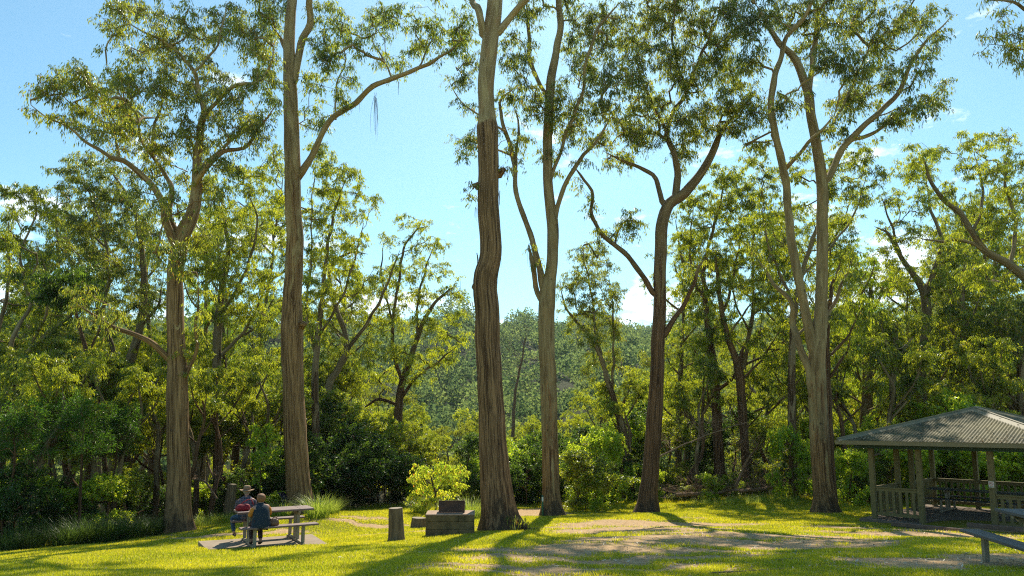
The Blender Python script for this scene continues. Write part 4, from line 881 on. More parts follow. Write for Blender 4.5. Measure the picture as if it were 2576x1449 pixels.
# particular shrubs the photo shows
def spec(kind, vx, base, top, d, wfac, label, cat='shrub'):
    p = P(vx, base, d); X = p[0]; H = P(vx, top, d)[2] - float(gz(X, d)); s = H / PROTO[kind][1]
    c = inst(kind, X, d, s, s * wfac, label=label, cat=cat)
    return c
spec('shrubM', 1505, 1280, 1120, 30.5, 1.15, 'large rounded glossy green bush right of the twin-stemmed gum')
spec('shrubL', 1470, 1280, 1160, 30, .8, 'small yellow-green bush tucked against the large rounded bush')
spec('shrubL', 1500, 1200, 1080, 34, .8, 'lime green bush poking up behind the large rounded bush')
spec('shrubL', 1995, 1245, 1070, 32, .62, 'tall upright lime-yellow bush left of the double pale gum')
spec('shrubL', 2145, 1280, 1130, 30, .75, 'lime-green bush beside the leftmost gazebo post')
spec('shrubL', 1790, 1255, 1190, 33, 1.0, 'low pale green bush in front of the fallen branches')
spec('shrubD', 880, 1290, 1070, 32.5, 1.2, 'big dark vine-covered thicket right of the straight tall gum')
spec('shrubD', 955, 1290, 1090, 33.5, 1.1, 'dark thicket joined to the big vine thicket on its right')
spec('shrubD', 820, 1270, 1010, 33, .8, 'tall dark thicket close against the straight tall gum')
spec('shrubD', 1325, 1270, 1120, 33.5, .9, 'dark round bush seen between the two middle trunks')
spec('shrubL', 700, 1290, 1235, 27.5, 1.1, 'small bright leafy shrub behind the woman in the vest')
spec('shrubL', 2440, 1150, 985, 33, .8, 'copper-tipped bush showing over the gazebo peak')
spec('shrubM', 2350, 1250, 1080, 33, 1.3, 'glossy hedge-like bush seen through the gazebo posts')
spec('shrubM', 2480, 1250, 1090, 32, 1.4, 'glossy bush behind the right side of the gazebo')
spec('shrubL', 2420, 1260, 1140, 31.5, 1.2, 'yellow-green bush behind the gazebo table')
for i, (vx, top, d) in enumerate([(45, 870, 23), (78, 900, 22), (108, 840, 25), (152, 900, 24), (182, 860, 26), (240, 880, 25), (268, 850, 27), (292, 900, 25), (345, 870, 27), (388, 840, 28), (408, 900, 26), (500, 860, 29), (522, 900, 28), (600, 870, 31), (622, 900, 30), (690, 880, 31), (1552, 930, 35), (1580, 900, 36), (1700, 880, 36), (1745, 900, 34), (1940, 900, 35), (2165, 860, 34), (2215, 850, 33), (2262, 820, 34), (2400, 840, 35), (2455, 830, 34), (2485, 850, 35), (2545, 820, 34)]):
    X = P(vx, 1200, d)[0]; H = P(vx, top, d)[2] - float(gz(X, d)); inst(['pole', 'poleB'][i % 2], X, d, H / 9, H / 9 * 1.1, label=['straight', 'crooked'][i % 2] + ' thin dark-stemmed young tree ' + where(vx), group='thin dark-stemmed young trees ' + where(vx))
# feathery dark wattles on the left
fe = proto_bushy(131, 4.2, 1.15, 'leaf_fern', 'bark_d', 54, .10, .022, T=7, N=18, z0=.55, name='wattle_sapling', hang=.1, Lt=.4)
PROTO['fern'] = fe
for i, (vx, top, d, s, lab) in enumerate([(130, 985, 22.5, .9, 'feathery dark green sapling with the widest crown on the left'), (205, 985, 21.8, .9, 'feathery sapling with a black forked stem, third from the left edge'), (30, 1010, 20.5, .9, 'feathery sapling nearest the left edge'), (285, 1010, 24, .9, 'feathery sapling nearest the thick forked gum')]):
    X = P(vx, 1200, d)[0]; H = P(vx, top, d)[2] - float(gz(X, d)); inst('fern', X, d, H / 4.2, H / 4.2 * s, rz=i * 1.3, label=lab, group='feathery saplings on the left', cat='sapling')
# sapling beside the straight tall gum, and the yellow bush behind the fireplace
def sapling(name, label, cat, vx, top, d, leaf, seed, stems, blobs, **k):
    traced_tree(name, label, d, stems, blobs, seed, 'bark_e', leaf, spread=.35, T=6, cat=cat, flare=(.1, .2), **k)
sapling('sapling', 'slim sapling with glossy tiered leaves, left of the straight tall gum', 'sapling', 665, 1060, 27, 'leaf_lime', 61,
        [([(650, 1265, 5), (655, 1200, 4), (668, 1120, 4), (672, 1070, 2)], 0)], [(650, 1080, 24, 10), (685, 1100, 24, 10), (640, 1115, 26, 10), (690, 1130, 20, 10), (655, 1145, 24, 9), (675, 1070, 20, 8), (640, 1160, 14, 8)], N=16, dens=2.2, Ln=.10, Wd=.06, Lt=.26, csize=.36)
sapling('flowering_bush', 'bright yellow bush with orange leaf tips behind the stone fireplace', 'bush', 1095, 1165, 28, 'leaf_copper', 62,
        [([(1098, 1275, 6), (1094, 1240, 5), (1088, 1210, 4), (1080, 1180, 2)], 0), ([(1094, 1240, 4), (1115, 1215, 3), (1135, 1190, 2)], .2), ([(1090, 1220, 4), (1065, 1205, 3), (1050, 1200, 2)], -.2)],
        [(1060, 1180, 26, 14), (1100, 1172, 30, 12), (1140, 1185, 26, 13), (1050, 1205, 24, 14), (1090, 1200, 34, 14), (1130, 1205, 30, 12), (1045, 1225, 18, 12), (1150, 1195, 16, 10), (1075, 1230, 24, 10), (1055, 1248, 22, 12), (1110, 1242, 26, 12), (1145, 1228, 20, 12), (1080, 1262, 26, 8)], N=13, dens=1.5, Ln=.11, Wd=.055, Lt=.34, csize=.36)
sapling('flowering_bush', 'yellow bush with copper leaf tips over the gazebo roof peak', 'bush', 2445, 975, 34, 'leaf_copper', 63,
        [([(2440, 1180, 8), (2442, 1080, 6), (2445, 1010, 3)], 0)], [(2420, 1000, 26, 12), (2450, 985, 28, 12), (2480, 1005, 24, 14), (2440, 1015, 36, 14), (2470, 1030, 34, 14), (2400, 1020, 22, 14)], N=16, dens=2.0, Ln=.12, Wd=.065, Lt=.28, csize=.4)
# strappy tussocks
TP = {'reed': tussock_mesh(1, 420, .85, .32, 'reed'), 'reed_dark': tussock_mesh(2, 420, .8, .35, 'reed_dark'), 'lawn_tuft': tussock_mesh(3, 300, .42, .5, 'reed', .005, (.1, .9))}
TU = set()
def tuss(kind, vx, vy, d, s, label, cat='plant', group=None, name=None):
    p = P(vx, vy, d); src = TP[kind]
    if kind in TU: o = src.copy(); COL.objects.link(o)
    else: o = src; TU.add(kind)
    o.location = (p[0], d, float(gz(p[0], d))); o.scale = (s, s, s); o.rotation_euler = (0, 0, RNG.uniform(0, 6)); setp(o, label, cat, group)
    if kind == 'lawn_tuft': o.name = 'grass_clump'
tuss('reed', 798, 1318, 24.5, 1.25, 'yellow strappy tussock at the foot of the straight tall gum, right side'); tuss('reed', 830, 1315, 25.5, .95, 'smaller strappy tussock right of the big yellow one'); tuss('reed', 705, 1310, 25.5, 1.0, 'strappy tussock showing under the picnic tabletop')
tuss('reed', 1180, 1270, 26, 1.25, 'green strappy clump right of the fireplace, against the thickest trunk'); tuss('reed', 1130, 1275, 27, 1.0, 'strappy clump directly behind the steel fireplace shield'); tuss('reed', 1060, 1280, 28, 1.0, 'strappy clump below the yellow bush')
for i, (vx, d, s) in enumerate([(85, 19.6, 1.0), (170, 19.9, 1.2), (215, 20.4, 1.25), (265, 20.6, 1.1), (300, 21.2, 1.3), (345, 22, 1.1), (30, 19.3, 1.0), (390, 22.6, .9), (130, 20.8, 1.2), (420, 24.5, .8)]):
    tuss('reed_dark', vx, 1300, d, s, 'dark arching grass tussock on the shaded left lawn edge, ' + ['third from left', 'left of the widest clump', 'widest of the row', 'just right of the widest', 'middle right of the row', 'second nearest the forked gum', 'nearest the left edge', 'nearest the forked gum', 'set back behind the row', 'behind the forked gum foot'][i], group='dark tussocks on the left lawn edge')
for i, (vx, d, s, t) in enumerate([(500, 25.3, 1.0, 'beside the thick forked gum'), (535, 25.8, 1.2, 'left of the man in the hat'), (570, 26.2, 1.0, 'closest to the man in the hat'), (1860, 32.0, .9, 'below the fallen branches'), (1905, 32.5, 1.1, 'at the right end of the fallen branches'), (1955, 32.6, 1.3, 'left of the double pale gum'), (2010, 32, 1.0, 'touching the lime-yellow bush'), (1750, 32.8, .7, 'in front of the pale green bush'), (955, 32.2, .8, 'below the dark thicket'), (1240, 32.5, .8, 'behind the thickest trunk'), (2125, 29.5, .7, 'left of the gazebo corner'), (1780, 31.5, .8, 'nearest the dark brown gum'), (1830, 31.2, 1.0, 'in front of the branch tangle'), (1885, 31.0, 1.1, 'middle of the bright bank'), (1925, 31.4, 1.0, 'right middle of the bright bank'), (1985, 31.0, 1.1, 'just left of the double pale gum'), (520, 24.6, .8, 'lowest of those by the forked gum'), (590, 25.6, .9, 'behind the man in the hat')]):
    tuss('lawn_tuft', vx, 1290, d, s, 'bright long grass clump ' + t, cat='grass clump', group='bright grass clumps on the lawn edge')

# ================================================================== hillside forest, lawn grass, litter
def hill_forest():
    rng = np.random.default_rng(77)
    n = 8200
    vx = rng.uniform(-150, 2720, n); rr = np.sqrt(rng.uniform(95 ** 2, 425 ** 2, n))
    t = (vx - PX) / FV; Yd = rr / np.sqrt(1 + t * t); X = t * Yd
    keep = pasture_f(X, Yd) < .4
    keep |= rng.random(n) < .015
    X, Yd, rr = X[keep], Yd[keep], rr[keep]; n = len(X)
    Z = gz(X, Yd); H = (6 + 11 * rng.random(n) ** 1.5) * (1 - .25 * (rr > 330)); rad = rng.uniform(1.8, 4.6, n)
    m = np.clip((22000 / rr).astype(int), 60, 190)
    idx = np.repeat(np.arange(n), m); N = len(idx)
    q = rvec(rng, N); q[:, 2] = np.abs(q[:, 2]) * 1.1 - .25
    lobe = 1 + .25 * np.sin(q[:, 0] * 5 + idx) * np.sin(q[:, 1] * 5 + idx * 2)
    q = q * (rng.random((N, 1)) ** .3) * lobe[:, None]
    C = np.stack([X[idx] + q[:, 0] * rad[idx], Yd[idx] + q[:, 1] * rad[idx], Z[idx] + H[idx] * .72 + q[:, 2] * H[idx] * .32], 1)
    sz = (.17 + .00085 * rr)[idx]
    a = rvec(rng, N); b = unit(np.cross(a, rvec(rng, N)))
    s = (sz * rng.uniform(.7, 1.3, N))[:, None]
    V = np.stack([C - a * s, C + b * s * .8, C + a * s, C - b * s * .8], 1).reshape(-1, 3)
    var = np.clip(.42 + .34 * rng.normal(size=n)[idx] + .10 * rng.normal(size=N), 0, 1)
    o = mesh_np('forest', V, np.arange(4 * N).reshape(N, 4), [M['leaf_hill']], attrs={'var': ('FACE', 'FLOAT', var)})
    setp(o, 'haze-tinted blue-green forest covering the far hillside beyond the gully', 'forest', kind='stuff')
    return N
print('hill', hill_forest())
SLAB1 = [(-7.78, 17.4), (-6.7, 15.7), (-4.32, 16.74), (-5.28, 18.5)]
GA = np.array([11.74, 22.6]); GU = np.array([.65, -.76]); GW = np.array([.76, .65])
def in_slab(X, Y):
    p = np.stack([X, Y], -1)
    inside = np.ones(len(X), bool)
    for i in range(4):
        a, b = np.array(SLAB1[i]), np.array(SLAB1[(i + 1) % 4])
        inside &= ((b[0] - a[0]) * (Y - a[1]) - (b[1] - a[1]) * (X - a[0])) > -.05
    q = p - GA; u = q @ GU; w = q @ GW
    inside |= (u > -.45) & (u < 5.2) & (w > -.55) & (w < 6)
    inside |= (u > .3) & (u < 6) & (w > -1.6) & (w <= -.5)
    return inside
def lawn():
    rng = np.random.default_rng(5); n = 1050000
    vx = rng.uniform(-30, 2606, n); Y = 7.6 + 29 * rng.random(n) ** 1.25
    X = (vx - PX) / FV * Y
    keep = (Y < edge_y(X) + .8) & ~in_slab(X, Y)
    X, Y = X[keep], Y[keep]
    patch = .5 + .5 * np.sin(X * 2.1 + 1.3 * np.sin(Y * 1.7)) * np.sin(Y * 2.7 + X)
    f = dirt_f(X, Y) + .35 * (rng.random(len(X)) - .5) + .18 * (patch - .5)
    k = f + .22 * (rng.random(len(X)) - .5) < .42; X, Y, patch = X[k], Y[k], patch[k]; n = len(X)
    edge = smooth(-1.2, .6, Y - edge_y(X))
    h = (.018 + .022 * rng.random(n) + .02 * patch) * (1 + .018 * Y) * (1 + 3.2 * edge * rng.random(n)); w = .0042 * (1 + Y * .075)
    a = rng.uniform(0, 2 * PI, n); b = rng.uniform(0, 2 * PI, n); ln = h * rng.uniform(.1, .9, n)
    Z = gz(X, Y) - .004
    B0 = np.stack([X - np.cos(a) * w, Y - np.sin(a) * w, Z], 1); B1 = np.stack([X + np.cos(a) * w, Y + np.sin(a) * w, Z], 1)
    Tp = np.stack([X + np.cos(b) * ln, Y + np.sin(b) * ln, Z + h], 1)
    V = np.stack([B0, B1, Tp], 1).reshape(-1, 3)
    big = np.sin(X * .9 + 2 * np.sin(Y * .5)) * np.sin(Y * 1.1 + 1.5 * np.sin(X * .7)); var = np.clip(.48 + .2 * rng.normal(size=n) + .3 * (patch - .5) + .2 * big, 0, .93); var[rng.random(n) < .06] = .97
    o = mesh_np('lawn_grass', V, np.arange(3 * n).reshape(n, 3), [M['grass']], attrs={'var': ('FACE', 'FLOAT', var)})
    setp(o, 'short sunlit yellow-green grass with worn dirt patches', 'grass', kind='stuff')
    print('grass', n)
lawn()
def litter():
    rng = np.random.default_rng(15); n = 16000
    vx = rng.uniform(-30, 2606, n); Y = 7.6 + 27 * rng.random(n) ** 1.1; X = (vx - PX) / FV * Y
    f = dirt_f(X, Y); p = .10 + .42 * np.clip(f, 0, 1) + .2 * (vx > 1500)
    k = (rng.random(n) < p) & (Y < edge_y(X)) & ~in_slab(X, Y); X, Y = X[k], Y[k]; n = len(X)
    a = rng.uniform(0, PI, n); L = rng.uniform(.018, .055, n) * (1 + 2 * (rng.random(n) < .06)); w = rng.uniform(.006, .015, n)
    Z = gz(X, Y) + .012
    c, s = np.cos(a), np.sin(a); tl = rng.uniform(-.012, .02, n)
    q = [np.stack([X + c * L * i - s * w * j, Y + s * L * i + c * w * j, Z + tl * i + rng.uniform(0, .015, n)], 1) for i, j in ((-1, 0), (0, 1), (1, 0), (0, -1))]
    V = np.stack(q, 1).reshape(-1, 3)
    o = mesh_np('leaf_litter', V, np.arange(4 * n).reshape(n, 4), [M['litter']], attrs={'var': ('FACE', 'FLOAT', rng.random(n))})
    setp(o, 'pale dry leaves and bark flakes scattered over the lawn and dirt', 'leaf litter', kind='stuff')
litter()
def stick(vx, vy, L, ang, label, r=.012, seed=0):
    rng = np.random.default_rng(seed + 300); p = gp(vx, vy); c = np.array([math.cos(ang), math.sin(ang), 0])
    pts = [p + c * L * t + np.array([0, 0, 0]) + rng.normal(size=3) * [.03, .03, 0] for t in np.linspace(-.5, .5, 6)]
    pts = [np.array([q[0], q[1], float(gz(q[0], q[1])) + r + .015]) for q in pts]
    m = MB(); o0 = pts[0].copy(); m.tube([q - o0 for q in pts], np.linspace(r, r * .4, 6), 6)
    k = pts[3] - o0; m.tube([k, k + np.array([-c[1], c[0], .05]) * L * .12, k + np.array([-c[1], c[0], .06]) * L * .2 + c * L * .08], [r * .5, r * .4, r * .2], 5)
    o = m.build('fallen_stick', M['twigs'], smooth_=True); o.location = o0; setp(o, label, 'stick', 'sticks lying on the lawn')
for i, a in enumerate([(1880, 1441, 1.0, .1, 'dark forked stick lying at the bottom edge right of the middle'), (2150, 1322, .9, -.3, 'stick on the shaded dirt left of the gazebo floor'), (1700, 1312, .9, .2, 'thin stick on the dirt below the dark brown gum'), (1170, 1356, .6, .1, 'short stick in the grass before the stone fireplace'), (1990, 1410, .5, .3, 'short pale twig standing on the right lawn'), (780, 1311, .8, .4, 'stick at the far side of the picnic slab'), (1880, 1300, .8, -.2, 'thin branch lying across the right lawn')]):
    stick(*a, seed=i)

# fallen dead branches right of the dark brown gum
def dead_branch(label, pts, seed, nb=10, L=1.2, group='fallen dead branches'):
    rng = np.random.default_rng(seed); W = Wood(); Q = np.array([P(x, y, d) for x, y, w, d in pts]); W.add_line(Q, [w / 2 * d / FV for x, y, w, d in pts], step=.3)
    n0 = len(W.p)
    for k in range(nb):
        j = int(rng.integers(1, n0)); p = W.p[j]; dr = rvec(rng, 1)[0]; dr[2] = abs(dr[2]) * .5 + .1; l = L * rng.uniform(.5, 1.2)
        W.add_line([p, p + dr * l * .5 + rng.normal(size=3) * .08, p + dr * l + rng.normal(size=3) * .15], [.012, .009, .004], j, .25)
        q = W.p[-1]; mid = W.p[-2]
        for _ in range(3): W.add_line([mid, mid + rng.normal(size=3) * .18 + dr * .2, mid + rng.normal(size=3) * .3 + dr * .4], [.006, .005, .003], len(W.p) - 2, .25)
    V, F, B = W.build(seed, .02, None); o0 = W.p[0]
    o = mesh_np('fallen_branch', V, F, [M['twigs']], smooth_=True, origin=o0); o.location = o0; setp(o, label, 'branch', group)
dead_branch('long bare branch slanting down from upper right to the dark brown gum', [(1655, 1150, 4.5, 31), (1740, 1110, 3.5, 31.5), (1820, 1080, 2.5, 32), (1880, 1062, 1.5, 32.5)], 1, 16)
dead_branch('brown branch tangle low on the lawn edge, left part', [(1700, 1245, 10, 33), (1790, 1240, 8, 33.2), (1860, 1232, 5, 33.3)], 2, 40, 1.2)
dead_branch('brown branch tangle low on the lawn edge, right part', [(1860, 1236, 9, 33.4), (1930, 1228, 8, 33.4), (2000, 1222, 5, 33.5)], 3, 40, 1.2)
dead_branch('standing tangle of brown twigs behind the fallen branches', [(1850, 1225, 8, 34), (1875, 1170, 6, 34), (1905, 1120, 4, 34)], 4, 34, 1.1)
dead_branch('bare grey branch beside the tall cut log on the left', [(545, 1255, 6, 28), (520, 1215, 5, 28), (480, 1200, 3, 28.2)], 5, 12, .9)
dead_branch('bare log leaning behind the leftmost gazebo post', [(2120, 1190, 8, 33), (2170, 1160, 7, 33), (2230, 1135, 4, 33)], 6, 6, .6)
dead_branch('dead leafless sapling between the thickest trunk and the hillside', [(1290, 1100, 9, 48), (1296, 990, 7, 48), (1310, 920, 5, 48), (1322, 850, 3, 48)], 7, 16, 2.2, None)

# ================================================================== logs, stumps, fireplace
def log(name, label, vx, vy, d, wv, hv, lean=0.0, mat='log', seed=0, base=True):
    p = P(vx, vy, d); g = float(gz(p[0], d)); r_ = wv / 2 / FV * d; H = hv / FV * d
    pts = [(0, 0, -.1), (lean * .3, 0, H * .3), (lean * .7, 0, H * .7), (lean, 0, H)]
    V, F, B = tube_np(catmull(np.array(pts), .08), np.interp(np.linspace(0, 1, len(catmull(np.array(pts), .08))), [0, .3, 1], [r_ * 1.22, r_ * 1.05, r_ * .9]), 18, .07, seed)
    root = empty(name, (p[0], d, g), 0, label, 'stump')
    m = MB(); m.add(V.tolist(), [tuple(f) for f in F.tolist()]); m.build('trunk', M[mat], root, True)
    top = V[-18:]; m = MB(); c = top.mean(0) + [0, 0, .012]; m.add([c.tolist()] + top.tolist(), [(0, i + 1, (i + 1) % 18 + 1) for i in range(18)]); m.build('cut_top', M['logtop'], root)
    return root
log('log_stump', 'waist-high grey log stump standing left of the stone fireplace', 998, 1353, 17.1, 39, 80, -.04, seed=2)
log('log_stump', 'low wide stump between the tall log stump and the fireplace', 1052, 1302, 22.5, 36, 26, .02, seed=4)
log('cut_trunk', 'tall pale cut trunk in the shade left of the man in the hat', 575, 1262, 27, 25, 84, .12, seed=5)
log('cut_trunk', 'dark old trunk foot in the thicket just right of the straight tall gum', 792, 1268, 31, 22, 90, -.1, seed=6)
def fireplace():
    d = 17.8; p0 = P(1592 / 1.4907, 2008 / 1.4907, d); p1 = P(1776 / 1.4907, 2000 / 1.4907, d); g = float(gz((p0[0] + p1[0]) / 2, d + .2)); w = p1[0] - p0[0]; D = .82
    root = empty('fireplace', ((p0[0] + p1[0]) / 2, d + D / 2, g), R(3), 'low square stone block fireplace with a rusty steel windshield on top', 'fireplace')
    for k, (z, h, ins) in enumerate([(-.06, .243, 0), (.185, .193, .006), (.38, .148, .0)]):
        m = MB(); nb = [3, 2, 3][k]
        for s in (-1, 1):
            for j in range(nb):
                x0 = -w / 2 + ins + (w - 2 * ins) * j / nb; x1 = -w / 2 + ins + (w - 2 * ins) * (j + 1) / nb
                m.box(((x0 + x1) / 2, s * (D / 2 - .1 - ins), z + h / 2), (x1 - x0 - .003, .2, h - .002), bev=.008)
            for j in range(2): m.box((s * (w / 2 - .1 - ins), (j - .5) * (D - .42) / 2, z + h / 2), (.2, (D - .44) / 2, h - .006), bev=.012)
        m.build('block_course', M['block'], root)
    m = MB()
    m.box((0, 0, .545), (w + .01, D + .01, .035), bev=.01); m.build('cap_slab', M['slabtop'], root)
    m = MB(); W2 = .66; H2 = .31; D2 = .42; x = .03; z0 = .565
    m.box((x, -D2 / 2 + .1, z0 + H2 / 2), (W2, .008, H2)); m.box((x - W2 / 2, .1, z0 + H2 / 2), (.008, D2, H2)); m.box((x + W2 / 2, .1, z0 + H2 / 2), (.008, D2, H2))
    m.box((x, -D2 / 2 + .094, z0 + H2 - .012), (W2 + .01, .02, .02)); m.build('windshield', M['rust'], root)
    m = MB()
    for k in range(9): m.box((x - W2 / 2 + .07 + k * .065, .1, z0 + .09), (.012, D2 - .02, .012))
    m.box((x, -.08, z0 + .09), (W2 - .02, .012, .014)); m.box((x, .29, z0 + .09), (W2 - .02, .012, .014)); m.build('grill_grate', M['rust'], root)
fireplace()
p = P(1365, 1285, 26.5); g = float(gz(p[0], 26.5)); m = MB(); m.tube([(0, 0, -.1), (0, 0, .78), (.01, 0, .8)], [.035, .035, .03], 8)
rt = empty('marker_post', (p[0], 26.5, g), 0, 'thin green marker post left of the twin-stemmed gum', 'post'); m.build('post', M['greenpost'], rt, True); m = MB(); m.box((0, -.04, .66), (.06, .006, .16)); m.build('marker_plate', M['sign_white'], rt)
# half-hidden small dark panel behind the straight tall gum
p = P(718, 1250, 26.4); g = float(gz(p[0], 26.4)); rt = empty('rest_seat', (p[0] - .1, 26.6, g), R(-10), 'small dark folding seat half hidden left of the straight tall gum', 'folding chair')
m = MB(); Mx = __import__('mathutils').Matrix.Rotation(R(38), 4, 'Y'); m.box((0, 0, .72), (.42, .4, .045), M=Mx, bev=.008); m.build('backrest', M['dark_panel'], rt)
m = MB(); m.tube([(-.12, -.15, 0), (.05, -.15, .75)], .012, 6); m.tube([(.16, -.15, 0), (-.1, -.15, .85)], .012, 6); m.tube([(-.12, .15, 0), (.05, .15, .75)], .012, 6); m.build('frame', M['galv'], rt)

# ================================================================== picnic tables
def picnic(name, label, loc, rz, L=1.68, pl='plank', scale=1.0, steel='galv'):
    root = empty(name, loc, rz, label, 'picnic table'); root.scale = (scale,) * 3
    m = MB()
    for k in range(3): m.box((0, -.335 + .1117 + k * .2233, .745), (L, .215, .045), bev=.007)
    top = m.build('table_top', M[pl], root)
    m = MB()
    for sx in (-1, 1):
        for k in range(3):
            for j in (-.06, .06): m.tube([(sx * L * .31, -.335 + .1117 + k * .2233 + j, .7675), (sx * L * .31, -.335 + .1117 + k * .2233 + j, .774)], .011, 6)
    m.build('bolts', M[steel], top)
    for s in (-1, 1):
        m = MB()
        for k in range(2): m.box((0, s * (.535 + .065 + k * .135) - s * .0, .455), (L * 1.0, .128, .04), bev=.006)
        m.build('bench_seat', M[pl], root)
    for sx in (-1, 1):
        x = sx * L * .31
        m = MB(); m.box((x, 0, .03), (.055, 1.5, .055), bev=.006); m.box((x, -.76, .02), (.09, .07, .04)); m.box((x, .76, .02), (.09, .07, .04))
        m.build('base_rail', M[steel], root)
        for y in (-.12, .12):
            m = MB(); m.box((x, y, .385), (.075, .075, .655), bev=.008); m.build('pedestal_post', M[steel], root)
        m = MB(); m.box((x, 0, .7), (.06, .6, .045)); m.add([(x - .03, -.3, .72), (x + .03, -.3, .72), (x + .03, -.22, .63), (x - .03, -.22, .63), (x - .03, .3, .72), (x + .03, .3, .72), (x + .03, .22, .63), (x - .03, .22, .63)], [(0, 1, 2, 3), (4, 7, 6, 5), (3, 2, 6, 7), (0, 3, 7, 4), (1, 5, 6, 2)])
        m.build('top_bracket', M[steel], root)
        for s in (-1, 1):
            m = MB(); m.box((x, s * .665, .24), (.07, .07, .37), bev=.007); m.box((x, s * .665, .428), (.05, .24, .014)); m.build('leg', M[steel], root)
    return root
TZ = R(30); TC = np.array([-5.86, 17.2]); TG = CAMZ - 2.885
def slab(name, label, poly, th=.03, mat='concrete', zf=None):
    m = MB(); cx, cy = np.mean(poly, 0); zs = [float(gz(*p)) for p in poly] if zf is None else [zf] * len(poly)
    z0 = np.mean(zs)
    m.poly([(p[0] - cx, p[1] - cy) for p in poly], -.25, lambda i: zs[i] - z0 + th); o = m.build(name, M[mat]); o.location = (cx, cy, z0); setp(o, kind='structure')
    return o
slab('concrete_pad', '', SLAB1, zf=TG - .03, th=.03)
picnic('picnic_table', 'brown plank picnic table on steel legs where the couple sits', (TC[0], TC[1], TG), TZ, scale=1.06)
RN = np.array([6.76, 10.21]); eyv = np.array([.99, -.15]); exv = np.array([-.15, -.99])
RL = 2.0; RC = RN + exv * RL / 2 + eyv * .74 - np.array([.12, 0])
RZ = math.atan2(exv[1], exv[0]); RG = CAMZ - 2.02
picnic('picnic_table', 'grey weathered picnic table close up in the bottom right corner', (RC[0], RC[1], RG + .0), RZ, L=RL, pl='plank_grey', scale=1.04)
slab('asphalt_pad', '', [(RN[0] - 1.1, RN[1] + .5), (RN[0] - 1.3, RN[1] - 1.9), (RN[0] + 4, RN[1] - 2.4), (RN[0] + 4, RN[1] + .3)], zf=RG - .035, th=.03)

